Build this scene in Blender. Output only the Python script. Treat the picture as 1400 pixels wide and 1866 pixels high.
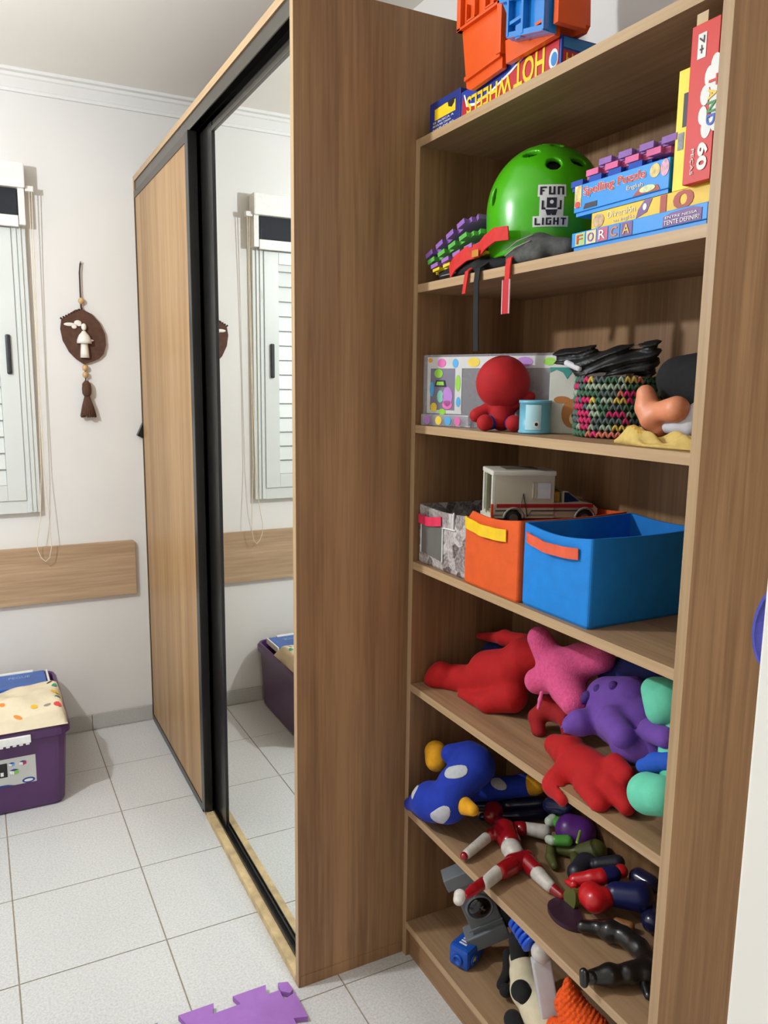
import bpy, bmesh, math, random
import numpy as np
from mathutils import Vector, Matrix

for _o in list(bpy.data.objects):
    bpy.data.objects.remove(_o)
scene = bpy.context.scene
COL = scene.collection
rnd = random.Random(7)

# ------------------------------------------------------------------ camera
cam_d = bpy.data.cameras.new('camera')
cam = bpy.data.objects.new('camera', cam_d)
COL.objects.link(cam)
cam.location = (-0.61965, -1.61115, 1.45750)
cam.rotation_euler = (math.radians(80.80372), math.radians(-0.68644), math.radians(-27.37573))
cam_d.sensor_fit = 'HORIZONTAL'
cam_d.sensor_width = 36.0
cam_d.lens = 36.0 * 1438.41 / 1400.0
cam_d.clip_start = 0.02
scene.camera = cam

# ------------------------------------------------------------------ world, lamps, exposure
world = bpy.data.worlds.new('world')
scene.world = world
world.use_nodes = True
world.node_tree.nodes['Background'].inputs[0].default_value = (0.8, 0.85, 1.0, 1)
world.node_tree.nodes['Background'].inputs[1].default_value = 0.05
scene.view_settings.view_transform = 'Standard'
scene.view_settings.look = 'None'
scene.view_settings.gamma = 1.0
scene.view_settings.use_curve_mapping = False
scene.view_settings.exposure = 0.0

def lamp_light(name, loc, power, radius, color):
    l = bpy.data.lights.new(name, 'POINT')
    l.energy = power
    l.shadow_soft_size = radius
    l.color = color
    o = bpy.data.objects.new(name, l)
    o.location = loc
    COL.objects.link(o)
    return o

PENDANT = (-1.32, 0.31, 2.10)
lamp_light('pendant_light', PENDANT, 81, 0.035, (0.91, 0.955, 1.0))
# unseen fill light added past the open door to brighten the right upright
l = bpy.data.lights.new('added_fill_light', 'AREA')
l.energy = 38
l.size = 0.36
l.shape = 'DISK'
l.color = (1.0, 0.96, 0.92)
lo = bpy.data.objects.new('added_fill_light', l)
lo.location = (0.56, -2.7, 2.45)
COL.objects.link(lo)

# ------------------------------------------------------------------ materials
def lin(c):
    c = c / 255.0
    return c / 12.92 if c <= 0.04045 else ((c + 0.055) / 1.055) ** 2.4

def rgb(*c):
    return (lin(c[0]), lin(c[1]), lin(c[2]), 1.0)

MATS = {}
def mat(name, c, rough=0.5, var=0.06, scale=40.0, bump=0.0, bscale=300.0, metal=0.0, sheen=0.0,
        alpha=1.0, trans=0.0, coat=0.0, stretch=(1, 1, 1), spec=0.5):
    if name in MATS:
        return MATS[name]
    m = bpy.data.materials.new(name)
    m.use_nodes = True
    nt = m.node_tree
    b = nt.nodes['Principled BSDF']
    geo = nt.nodes.new('ShaderNodeNewGeometry')
    mp = nt.nodes.new('ShaderNodeMapping')
    mp.inputs['Scale'].default_value = stretch
    nt.links.new(geo.outputs['Position'], mp.inputs['Vector'])
    n = nt.nodes.new('ShaderNodeTexNoise')
    n.inputs['Scale'].default_value = scale
    n.inputs['Detail'].default_value = 3
    nt.links.new(mp.outputs[0], n.inputs['Vector'])
    r = nt.nodes.new('ShaderNodeValToRGB')
    col = rgb(*c)
    r.color_ramp.elements[0].position = 0.3
    r.color_ramp.elements[1].position = 0.7
    r.color_ramp.elements[0].color = tuple(max(0, x * (1 - var)) for x in col[:3]) + (1,)
    r.color_ramp.elements[1].color = tuple(min(1, x * (1 + var)) for x in col[:3]) + (1,)
    nt.links.new(n.outputs['Fac'], r.inputs[0])
    nt.links.new(r.outputs[0], b.inputs['Base Color'])
    b.inputs['Roughness'].default_value = rough
    b.inputs['Metallic'].default_value = metal
    b.inputs['Specular IOR Level'].default_value = spec
    if sheen:
        b.inputs['Sheen Weight'].default_value = sheen
        b.inputs['Sheen Roughness'].default_value = 0.4
    if coat:
        b.inputs['Coat Weight'].default_value = coat
        b.inputs['Coat Roughness'].default_value = 0.1
    b.inputs['Alpha'].default_value = alpha
    b.inputs['Transmission Weight'].default_value = trans
    if bump:
        n2 = nt.nodes.new('ShaderNodeTexNoise')
        n2.inputs['Scale'].default_value = bscale
        n2.inputs['Detail'].default_value = 2
        nt.links.new(mp.outputs[0], n2.inputs['Vector'])
        bp = nt.nodes.new('ShaderNodeBump')
        bp.inputs['Strength'].default_value = bump
        bp.inputs['Distance'].default_value = 0.002
        nt.links.new(n2.outputs['Fac'], bp.inputs['Height'])
        nt.links.new(bp.outputs[0], b.inputs['Normal'])
    MATS[name] = m
    return m

def wood(name, dark, light, stretch, rough=0.45):
    """laminate with long streaks; stretch is small along the grain"""
    m = bpy.data.materials.new(name)
    m.use_nodes = True
    nt = m.node_tree
    b = nt.nodes['Principled BSDF']
    geo = nt.nodes.new('ShaderNodeNewGeometry')
    def noise(s, det, dist=0.0):
        mp = nt.nodes.new('ShaderNodeMapping')
        mp.inputs['Scale'].default_value = tuple(k * s for k in stretch)
        nt.links.new(geo.outputs['Position'], mp.inputs['Vector'])
        n = nt.nodes.new('ShaderNodeTexNoise')
        n.inputs['Scale'].default_value = 1.0
        n.inputs['Detail'].default_value = det
        n.inputs['Distortion'].default_value = dist
        nt.links.new(mp.outputs[0], n.inputs['Vector'])
        return n
    n1 = noise(14, 3, 0.4)
    n2 = noise(120, 4, 0.2)
    mx = nt.nodes.new('ShaderNodeMath')
    mx.operation = 'MULTIPLY_ADD'
    mx.inputs[1].default_value = 0.6
    nt.links.new(n1.outputs['Fac'], mx.inputs[0])
    m2 = nt.nodes.new('ShaderNodeMath')
    m2.operation = 'MULTIPLY'
    m2.inputs[1].default_value = 0.4
    nt.links.new(n2.outputs['Fac'], m2.inputs[0])
    nt.links.new(m2.outputs[0], mx.inputs[2])
    r = nt.nodes.new('ShaderNodeValToRGB')
    r.color_ramp.elements[0].position = 0.40
    r.color_ramp.elements[1].position = 0.62
    r.color_ramp.elements[0].color = rgb(*dark)
    r.color_ramp.elements[1].color = rgb(*light)
    nt.links.new(mx.outputs[0], r.inputs[0])
    nt.links.new(r.outputs[0], b.inputs['Base Color'])
    b.inputs['Roughness'].default_value = rough
    b.inputs['Specular IOR Level'].default_value = 0.35
    bp = nt.nodes.new('ShaderNodeBump')
    bp.inputs['Strength'].default_value = 0.15
    bp.inputs['Distance'].default_value = 0.001
    nt.links.new(n2.outputs['Fac'], bp.inputs['Height'])
    nt.links.new(bp.outputs[0], b.inputs['Normal'])
    return m

WD, WL = (130, 96, 64), (163, 126, 88)
WOOD_Z = wood('wood_grain_upright', WD, WL, (1, 1, 0.035))
WOOD_Y = wood('wood_grain_lengthwise', WD, WL, (1, 0.035, 1))
WOOD_X = wood('wood_grain_crosswise', (165, 136, 106), (192, 164, 132), (0.035, 1, 1))
EDGE_Z = wood('edge_band_upright', (170, 140, 104), (192, 162, 124), (1, 1, 0.03))
EDGE_Y = wood('edge_band_lengthwise', (170, 140, 104), (192, 162, 124), (1, 0.03, 1))
WALL = mat('white_wall_paint', (226, 224, 220), 0.85, 0.02, 3, 0.05, 200)
CEIL = mat('white_ceiling_paint', (238, 234, 226), 0.9, 0.015, 2)
PLASTER = mat('white_plaster', (228, 227, 224), 0.8, 0.02, 6)
BLACK_AL = mat('black_aluminium', (20, 19, 17), 0.35, 0.1, 30, metal=0.0, coat=0.2)
GREY_AL = mat('grey_aluminium', (92, 88, 80), 0.3, 0.05, 30, metal=0.7)
WHITE_AL = mat('white_aluminium', (212, 216, 212), 0.35, 0.02, 10)

def tile_mat():
    m = bpy.data.materials.new('speckled_floor_tile')
    m.use_nodes = True
    nt = m.node_tree
    b = nt.nodes['Principled BSDF']
    geo = nt.nodes.new('ShaderNodeNewGeometry')
    n = nt.nodes.new('ShaderNodeTexNoise')
    n.inputs['Scale'].default_value = 170
    n.inputs['Detail'].default_value = 4
    n.inputs['Roughness'].default_value = 0.7
    nt.links.new(geo.outputs['Position'], n.inputs['Vector'])
    n2 = nt.nodes.new('ShaderNodeTexNoise')
    n2.inputs['Scale'].default_value = 3
    nt.links.new(geo.outputs['Position'], n2.inputs['Vector'])
    r = nt.nodes.new('ShaderNodeValToRGB')
    r.color_ramp.elements[0].position = 0.35
    r.color_ramp.elements[1].position = 0.62
    r.color_ramp.elements[0].color = rgb(196, 195, 192)
    r.color_ramp.elements[1].color = rgb(220, 220, 218)
    nt.links.new(n.outputs['Fac'], r.inputs[0])
    mix = nt.nodes.new('ShaderNodeMix')
    mix.data_type = 'RGBA'
    mix.blend_type = 'MULTIPLY'
    mix.inputs[0].default_value = 0.12
    nt.links.new(r.outputs[0], mix.inputs[6])
    nt.links.new(n2.outputs['Fac'], mix.inputs[7])
    nt.links.new(mix.outputs[2], b.inputs['Base Color'])
    b.inputs['Roughness'].default_value = 0.38
    return m
TILE = tile_mat()
GROUT = mat('brown_grout', (150, 138, 120), 0.9, 0.15, 60)

def mirror_mat():
    m = bpy.data.materials.new('mirror_glass')
    m.use_nodes = True
    nt = m.node_tree
    b = nt.nodes['Principled BSDF']
    b.inputs['Metallic'].default_value = 1.0
    b.inputs['Base Color'].default_value = (0.86, 0.89, 0.87, 1)
    geo = nt.nodes.new('ShaderNodeNewGeometry')
    mp = nt.nodes.new('ShaderNodeMapping')
    mp.inputs['Scale'].default_value = (1, 9, 2.5)
    nt.links.new(geo.outputs['Position'], mp.inputs['Vector'])
    n = nt.nodes.new('ShaderNodeTexNoise')
    n.inputs['Scale'].default_value = 4
    n.inputs['Detail'].default_value = 5
    nt.links.new(mp.outputs[0], n.inputs['Vector'])
    r = nt.nodes.new('ShaderNodeValToRGB')
    r.color_ramp.elements[0].position = 0.6
    r.color_ramp.elements[1].position = 0.8
    r.color_ramp.elements[0].color = (0.0, 0.0, 0.0, 1)
    r.color_ramp.elements[1].color = (0.09, 0.09, 0.09, 1)
    nt.links.new(n.outputs['Fac'], r.inputs[0])
    nt.links.new(r.outputs[0], b.inputs['Roughness'])
    return m
MIRROR = mirror_mat()

# ------------------------------------------------------------------ object helpers
def root_of(o):
    while o.parent:
        o = o.parent
    return o

def tagp(o, label=None, cat=None, group=None, kind=None):
    if label: o['label'] = label
    if cat: o['category'] = cat
    if group: o['group'] = group
    if kind: o['kind'] = kind
    return o

def thing(name, label, cat, loc, group=None, kind=None):
    o = bpy.data.objects.new(name, None)
    o.empty_display_size = 0.05
    o.location = loc
    COL.objects.link(o)
    return tagp(o, label, cat, group, kind)

def add(name, V, F, m, parent=None, smooth=False, label=None, mats=None, midx=None):
    """mesh from world coordinates; becomes a part of parent, or a top-level object standing at its base"""
    V = np.asarray(V, float).reshape(-1, 3)
    if parent is not None:
        org = np.array(root_of(parent).location)
    else:
        lo, hi = V.min(0), V.max(0)
        org = np.array([(lo[0] + hi[0]) / 2, (lo[1] + hi[1]) / 2, lo[2]])
    me = bpy.data.meshes.new(name)
    me.from_pydata((V - org).tolist(), [], [list(map(int, f)) for f in F])
    for mm in (mats or [m]):
        me.materials.append(mm)
    if midx is not None:
        me.polygons.foreach_set('material_index', list(midx))
    if smooth:
        me.polygons.foreach_set('use_smooth', [True] * len(me.polygons))
    me.update()
    o = bpy.data.objects.new(name, me)
    COL.objects.link(o)
    if parent is not None:
        o.parent = parent
    else:
        o.location = org
    if label: o['label'] = label
    return o

class MB:
    """collects shapes into one mesh"""
    def __init__(s):
        s.V, s.F, s.n = [], [], 0
    def put(s, V, F):
        V = np.asarray(V, float).reshape(-1, 3)
        s.V.append(V)
        s.F += [[i + s.n for i in f] for f in F]
        s.n += len(V)
        return s
    def box(s, x0, x1, y0, y1, z0, z1, bev=0.0):
        if bev <= 0:
            V = [(x, y, z) for x in (x0, x1) for y in (y0, y1) for z in (z0, z1)]
            F = [(0, 1, 3, 2), (4, 6, 7, 5), (0, 4, 5, 1), (2, 3, 7, 6), (0, 2, 6, 4), (1, 5, 7, 3)]
            return s.put(V, F)
        bm = bmesh.new()
        bmesh.ops.create_cube(bm, size=1.0)
        for v in bm.verts:
            v.co = Vector(((x0 + x1) / 2 + v.co.x * (x1 - x0), (y0 + y1) / 2 + v.co.y * (y1 - y0), (z0 + z1) / 2 + v.co.z * (z1 - z0)))
        bmesh.ops.bevel(bm, geom=list(bm.edges), offset=bev, segments=2, affect='EDGES', profile=0.6)
        bm.verts.index_update()
        V = [v.co[:] for v in bm.verts]
        F = [[v.index for v in f.verts] for f in bm.faces]
        bm.free()
        return s.put(V, F)
    def obox(s, c, ax, half, bev=0.0):
        """box about c with axes ax (3 unit vectors) and half sizes"""
        t = MB().box(-half[0], half[0], -half[1], half[1], -half[2], half[2], bev)
        V = np.vstack(t.V)
        A = np.array([np.array(a, float) for a in ax])
        return s.put(np.array(c) + V @ A, t.F)
    def tube(s, pts, r, n=8, cap=True, closed=False):
        P = [Vector(p) for p in pts]
        R = r if isinstance(r, (list, tuple)) else [r] * len(P)
        V, F = [], []
        up = None
        m = len(P)
        for i, p in enumerate(P):
            if closed:
                t = (P[(i + 1) % m] - P[i - 1]).normalized()
            else:
                t = (P[min(i + 1, m - 1)] - P[max(i - 1, 0)]).normalized()
            if up is None:
                up = Vector((0, 0, 1)) if abs(t.z) < 0.9 else Vector((1, 0, 0))
            a = t.cross(up)
            if a.length < 1e-6:
                a = t.cross(Vector((0.3, 1, 0.2)))
            a.normalize()
            b = a.cross(t).normalized()
            up = b
            for k in range(n):
                q = 2 * math.pi * k / n
                V.append(p + (a * math.cos(q) + b * math.sin(q)) * R[i])
        for i in range(m if closed else m - 1):
            j = (i + 1) % m
            for k in range(n):
                F.append((i * n + k, i * n + (k + 1) % n, j * n + (k + 1) % n, j * n + k))
        if cap and not closed:
            F.append(tuple(range(n - 1, -1, -1)))
            F.append(tuple(range((m - 1) * n, m * n)))
        return s.put([v[:] for v in V], F)
    def sphere(s, c, r, seg=14, rings=9):
        rx, ry, rz = r if isinstance(r, (list, tuple)) else (r, r, r)
        V = [(c[0], c[1], c[2] - rz)]
        for i in range(1, rings):
            a = -math.pi / 2 + math.pi * i / rings
            for k in range(seg):
                q = 2 * math.pi * k / seg
                V.append((c[0] + rx * math.cos(a) * math.cos(q), c[1] + ry * math.cos(a) * math.sin(q), c[2] + rz * math.sin(a)))
        V.append((c[0], c[1], c[2] + rz))
        F = []
        for k in range(seg):
            F.append((0, 1 + (k + 1) % seg, 1 + k))
            b0 = 1 + (rings - 2) * seg
            F.append((len(V) - 1, b0 + k, b0 + (k + 1) % seg))
        for i in range(rings - 2):
            for k in range(seg):
                a0, a1 = 1 + i * seg + k, 1 + i * seg + (k + 1) % seg
                F.append((a0, a1, a1 + seg, a0 + seg))
        return s.put(V, F)
    def lathe(s, c, prof, n=28, axis=(0, 0, 1)):
        """prof: list of (radius, height) along axis from c"""
        z = Vector(axis).normalized()
        x = z.orthogonal().normalized()
        y = z.cross(x)
        V, F = [], []
        for (r, h) in prof:
            for k in range(n):
                q = 2 * math.pi * k / n
                V.append(Vector(c) + z * h + (x * math.cos(q) + y * math.sin(q)) * r)
        for i in range(len(prof) - 1):
            for k in range(n):
                F.append((i * n + k, i * n + (k + 1) % n, (i + 1) * n + (k + 1) % n, (i + 1) * n + k))
        F.append(tuple(range(n - 1, -1, -1)))
        F.append(tuple(range((len(prof) - 1) * n, len(prof) * n)))
        return s.put([v[:] for v in V], F)
    def prism(s, poly, o, ux, uy, th):
        """polygon in the plane (o, ux, uy), thickened by th along ux x uy"""
        o, ux, uy = Vector(o), Vector(ux), Vector(uy)
        nz = ux.cross(uy).normalized() * th
        n = len(poly)
        area = sum(poly[i][0] * poly[(i + 1) % n][1] - poly[(i + 1) % n][0] * poly[i][1] for i in range(n))
        if area < 0:
            poly = poly[::-1]
        A = [o + ux * a + uy * b for a, b in poly]
        V = [v[:] for v in A] + [(v + nz)[:] for v in A]
        F = [tuple(range(n - 1, -1, -1)), tuple(range(n, 2 * n))]
        F += [(i, (i + 1) % n, n + (i + 1) % n, n + i) for i in range(n)]
        return s.put(V, F)
    def strip(s, pts, wd, w, th, nrm=None):
        """flat band following pts; wd = direction of its width"""
        P = [Vector(p) for p in pts]
        wd = Vector(wd).normalized()
        V, F = [], []
        for i, p in enumerate(P):
            t = (P[min(i + 1, len(P) - 1)] - P[max(i - 1, 0)]).normalized()
            n = t.cross(wd).normalized()
            for a, b in ((-1, -1), (1, -1), (1, 1), (-1, 1)):
                V.append(p + wd * (a * w / 2) + n * (b * th / 2))
        for i in range(len(P) - 1):
            for k in range(4):
                F.append((i * 4 + k, i * 4 + (k + 1) % 4, (i + 1) * 4 + (k + 1) % 4, (i + 1) * 4 + k))
        F.append((3, 2, 1, 0))
        e = (len(P) - 1) * 4
        F.append((e, e + 1, e + 2, e + 3))
        return s.put([v[:] for v in V], F)
    def build(s, name, m, parent=None, smooth=False, label=None):
        return add(name, np.vstack(s.V), s.F, m, parent, smooth, label)

def box(name, m, parent, x0, x1, y0, y1, z0, z1, bev=0.0, label=None):
    return MB().box(x0, x1, y0, y1, z0, z1, bev).build(name, m, parent, label=label)

# --- soft bodies: smooth union of tapered capsules, meshed as one continuous surface
def sdf_chains(P, chains, k):
    d = None
    for ch in chains:
        ch = [np.array(c, float) for c in ch]
        segs = list(zip(ch[:-1], ch[1:])) if len(ch) > 1 else [(ch[0], ch[0])]
        for a, b in segs:
            ba = b[:3] - a[:3]
            L2 = float(ba @ ba)
            pa = P - a[:3]
            h = np.clip((pa @ ba) / L2, 0, 1) if L2 > 1e-12 else np.zeros(P.shape[:-1])
            q = np.linalg.norm(pa - h[..., None] * ba, axis=-1) - (a[3] + h * (b[3] - a[3]))
            if d is None:
                d = q
            else:
                hh = np.clip(0.5 + 0.5 * (d - q) / k, 0, 1)
                d = d * (1 - hh) + q * hh - k * hh * (1 - hh)
    return d

def nets(f, org, vs):
    s = f < 0
    nx, ny, nz = f.shape
    cs = (nx - 1, ny - 1, nz - 1)
    cnt = np.zeros(cs, int)
    for i in (0, 1):
        for j in (0, 1):
            for k in (0, 1):
                cnt += s[i:nx - 1 + i, j:ny - 1 + j, k:nz - 1 + k]
    mixed = (cnt > 0) & (cnt < 8)
    acc = np.zeros(cs + (3,))
    num = np.zeros(cs)
    corners = [(i, j, k) for i in (0, 1) for j in (0, 1) for k in (0, 1)]
    for a in corners:
        for ax in range(3):
            if a[ax]:
                continue
            b = list(a); b[ax] = 1
            fa = f[a[0]:nx - 1 + a[0], a[1]:ny - 1 + a[1], a[2]:nz - 1 + a[2]]
            fb = f[b[0]:nx - 1 + b[0], b[1]:ny - 1 + b[1], b[2]:nz - 1 + b[2]]
            x = (fa < 0) != (fb < 0)
            t = np.where(x, fa / np.where(x, fa - fb, 1), 0)
            p = np.zeros(cs + (3,))
            p[...] = a
            p[..., ax] += t
            acc += p * x[..., None]
            num += x
    idx = -np.ones(cs, int)
    idx[mixed] = np.arange(mixed.sum())
    I = np.argwhere(mixed)
    V = (I + acc[mixed] / num[mixed][:, None]) * vs + org
    F = []
    for ax in range(3):
        o1, o2 = (ax + 1) % 3, (ax + 2) % 3
        sl0 = [slice(None)] * 3; sl1 = [slice(None)] * 3
        sl0[ax] = slice(0, -1); sl1[ax] = slice(1, None)
        e = s[tuple(sl0)] != s[tuple(sl1)]
        E = np.argwhere(e)
        E = E[(E[:, o1] > 0) & (E[:, o2] > 0) & (E[:, o1] < f.shape[o1] - 1) & (E[:, o2] < f.shape[o2] - 1)]
        if not len(E):
            continue
        def cell(d1, d2):
            q = E.copy(); q[:, o1] -= d1; q[:, o2] -= d2
            return idx[q[:, 0], q[:, 1], q[:, 2]]
        Q = np.stack([cell(1, 1), cell(0, 1), cell(0, 0), cell(1, 0)], 1)
        flip = ~s[E[:, 0], E[:, 1], E[:, 2]]
        Q[flip] = Q[flip][:, ::-1]
        F.append(Q)
    return V, np.vstack(F)

def soft(name, chains, m, parent=None, k=0.012, vs=0.004, shelf=None, region=None, off=0.0, ymin=None, ymax=-0.0195, extra=None, label=None, xmax=0.578):
    A = np.array([c for ch in chains for c in ch], float)
    if region is not None:
        B = np.array([c for ch in region for c in ch], float)
    else:
        B = A
    pad = 3 * vs + off + k * 0.3
    lo = (B[:, :3] - B[:, 3:]).min(0) - pad
    hi = (B[:, :3] + B[:, 3:]).max(0) + pad
    n = np.ceil((hi - lo) / vs).astype(int) + 1
    g = np.stack(np.meshgrid(*[lo[i] + np.arange(n[i]) * vs for i in range(3)], indexing='ij'), -1)
    d = sdf_chains(g, chains, k) - off
    if region is not None:
        d = np.maximum(d, sdf_chains(g, region, 0.004))
    if shelf is not None:
        zs = shelf + 0.0006
        d = np.maximum(d, -np.maximum(g[..., 2] - zs, 0.2855 - g[..., 0]))      # rests on the board
        d = np.maximum(d, -np.maximum(-g[..., 1] + ymax, 0.2855 - g[..., 0]))   # left upright
        d = np.maximum(d, -np.maximum(g[..., 1] + 0.8105, 0.2855 - g[..., 0]))  # right upright
        d = np.maximum(d, g[..., 0] - xmax)
    if extra is not None:
        d = extra(g, d)
    if not (d < 0).any():
        return None
    V, F = nets(d, lo, vs)
    return add(name, V, F, m, parent, True, label)

# --- lettering: built-in typeface turned into thin solid letters
def lettering(text, o, ux, uy, w, h, m, parent, th=0.0006, name='lettering', shear=0.0, lift=0.0002, bold=0.0):
    cu = bpy.data.curves.new('tmp_text', 'FONT')
    cu.body = text
    cu.align_x = 'LEFT'
    cu.shear = shear
    cu.offset = bold
    cu.resolution_u = 3
    t = bpy.data.objects.new('tmp_text', cu)
    COL.objects.link(t)
    bpy.context.view_layer.update()
    me = bpy.data.meshes.new_from_object(t.evaluated_get(bpy.context.evaluated_depsgraph_get()))
    V = np.array([v.co[:] for v in me.vertices])
    F = [list(p.vertices) for p in me.polygons]
    bpy.data.objects.remove(t)
    bpy.data.curves.remove(cu)
    bpy.data.meshes.remove(me)
    lo, hi = V.min(0), V.max(0)
    V = (V[:, :2] - lo[:2]) / (hi[:2] - lo[:2]) * np.array([w, h])
    ux, uy = np.array(ux, float), np.array(uy, float)
    nz = np.cross(ux, uy)
    base = np.array(o, float) + V[:, :1] * ux + V[:, 1:] * uy + nz * lift
    n = len(base)
    VV = np.vstack([base, base + nz * th])
    FF = [[i + n for i in f] for f in F]
    edge = {}
    for f in F:
        for i in range(len(f)):
            e = (f[i], f[(i + 1) % len(f)])
            edge[e] = edge.get(e, 0) + 1
    for (a, b) in edge:
        if (b, a) not in edge:
            FF.append([a, b, b + n, a + n])
    return add(name, VV, FF, m, parent)

MX, MY = (0, -1, 0), (0, 0, 1)          # page axes of a face that looks to -x
def decal(name, m, parent, poly, o, ux=MX, uy=MY, th=0.0006, lift=0.0):
    ux_, uy_ = Vector(ux), Vector(uy)
    o = Vector(o) + ux_.cross(uy_).normalized() * lift
    return MB().prism(poly, o, ux, uy, th).build(name, m, parent)

def ell(cx, cy, rx, ry, n=16, a0=0.0):
    return [(cx + rx * math.cos(a0 + 2 * math.pi * i / n), cy + ry * math.sin(a0 + 2 * math.pi * i / n)) for i in range(n)]

def rect(x0, x1, y0, y1):
    return [(x0, y0), (x1, y0), (x1, y1), (x0, y1)]
# ------------------------------------------------------------------ room
L, XR, XL, YF, ZC = 1.754, 0.622, -2.9, -3.4, 2.56
S, WY = 0.2867, 0.8133                  # front of the shelf unit, inner face of its right upright
T, TX, TY = 0.3548, -0.2502, 1.3797     # tile pitch and joints

def struct(o):
    o['kind'] = 'structure'
    return o

floor = struct(box('floor', GROUT, None, XL, XR, YF, L, -0.05, -0.0015))
xs = sorted(set([XL, XR] + [TX + k * T for k in range(-9, 4) if XL < TX + k * T < XR]))
ys = sorted(set([YF, L] + [TY + k * T for k in range(-14, 3) if YF < TY + k * T < L]))
cache = {}
g = 0.0019
for i in range(len(xs) - 1):
    for j in range(len(ys) - 1):
        w, h = xs[i + 1] - xs[i], ys[j + 1] - ys[j]
        if w < 0.01 or h < 0.01:
            continue
        key = (round(w, 3), round(h, 3))
        if key not in cache:
            me = bpy.data.meshes.new('tile')
            t = MB().box(g, w - g, g, h - g, -0.008, 0.0)
            me.from_pydata(np.vstack(t.V).tolist(), [], t.F)
            me.materials.append(TILE)
            cache[key] = me
        o = bpy.data.objects.new('tile', cache[key])
        COL.objects.link(o)
        o.parent = floor
        o.location = Vector((xs[i], ys[j], 0)) - floor.location

struct(box('wall_back', WALL, None, XL, XR + 0.1, L, L + 0.1, 0, ZC))
struct(box('wall_right', WALL, None, XR, XR + 0.1, YF, L, 0, ZC))
struct(box('wall_left', WALL, None, XL - 0.1, XL, YF, L, 0, ZC))
struct(box('wall_front', WALL, None, XL, XR, YF - 0.1, YF, 0, ZC))
struct(box('ceiling', CEIL, None, XL - 0.1, XR + 0.1, YF - 0.1, L + 0.1, ZC, ZC + 0.06))

# crown moulding, stepped profile
PROF = [(0, 0), (0.012, 0), (0.014, 0.01), (0.010, 0.016), (0.030, 0.042), (0.038, 0.046), (0.040, 0.056), (0.058, 0.058), (0.06, 0.068), (0, 0.068)]
def crown(n, o, ux, length_dir, ln):
    struct(MB().prism([(a, b) for a, b in PROF], o, ux, (0, 0, 1), ln).build('trim_%d' % n, PLASTER))
crown(1, (XL, L, ZC - 0.068), (0, -1, 0), None, -(XR - XL))
crown(2, (XR, L, ZC - 0.068), (-1, 0, 0), None, (L - YF))

# skirting of cut tiles along the back wall
bb = struct(box('baseboard_back', GROUT, None, XL, 0.0, L - 0.008, L, 0.0, 0.064))
x = TX - 8 * T
while x < -0.001:
    x1 = min(x + T, -0.001)
    box('tile', mat('grey_skirting_tile', (186, 184, 178), 0.4, 0.05, 120), bb, max(x, XL) + 0.0015, x1 - 0.0015, L - 0.0125, L - 0.008, 0.002, 0.066)
    x += T

# ------------------------------------------------------------------ window with louvred sash
win = thing('window_1', 'white aluminium window with louvred sash under the roller blind', None, (-0.93, L, 0.94), kind='structure')
WX0, WX1, WZ0, WZ1 = -1.48, -0.402, 0.945, 2.06
fr = MB()
fr.box(WX1 - 0.05, WX1, L - 0.026, L, WZ0, WZ1, 0.002)
fr.box(WX0, WX0 + 0.05, L - 0.026, L, WZ0, WZ1, 0.002)
fr.box(WX0 + 0.05, WX1 - 0.05, L - 0.026, L, WZ0, WZ0 + 0.05)
fr.box(WX0 + 0.05, WX1 - 0.05, L - 0.026, L, WZ1 - 0.05, WZ1)
fr.box(WX1 - 0.038, WX1 - 0.032, L - 0.032, L - 0.0265, WZ0 + 0.004, WZ1 - 0.02)
fr.box(WX1 - 0.022, WX1 - 0.016, L - 0.032, L - 0.0265, WZ0 + 0.004, WZ1 - 0.02)
fr.build('window_frame', WHITE_AL, win)
box('pane', mat('night_glass', (60, 66, 72), 0.1, 0.02), win, WX0 + 0.05, WX1 - 0.05, L - 0.004, L - 0.001, WZ0 + 0.05, WZ1 - 0.05)
for (a, b, yy) in ((-0.945, WX1 - 0.05, L - 0.02), (WX0 + 0.05, -0.925, L - 0.012)):
    sh = MB()
    sh.box(b - 0.065, b, yy - 0.012, yy + 0.008, WZ0 + 0.05, WZ1 - 0.05, 0.002)
    sh.box(a, a + 0.065, yy - 0.012, yy + 0.008, WZ0 + 0.05, WZ1 - 0.05, 0.002)
    sh.box(a + 0.065, b - 0.065, yy - 0.012, yy + 0.008, WZ0 + 0.05, WZ0 + 0.11, 0.002)
    sh.box(a + 0.065, b - 0.065, yy - 0.012, yy + 0.008, WZ1 - 0.1, WZ1 - 0.05, 0.002)
    so = sh.build('sash', WHITE_AL, win)
    z = WZ0 + 0.112
    while z < WZ1 - 0.105:
        sl = MB().prism([(-0.010, 0), (-0.006, -0.002), (0.008, 0.056), (0.006, 0.062), (0.002, 0.062)], (a + 0.066, yy, z), (0, 1, 0), (0, 0, 1), b - a - 0.132)
        sl.build('slat', WHITE_AL, so)
        z += 0.0625
hd = MB()
hd.box(-0.493, -0.475, L - 0.044, L - 0.031, 1.478, 1.625, 0.006)
hd.build('latch', mat('dark_grey_plastic', (40, 42, 46), 0.4), win)

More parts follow.
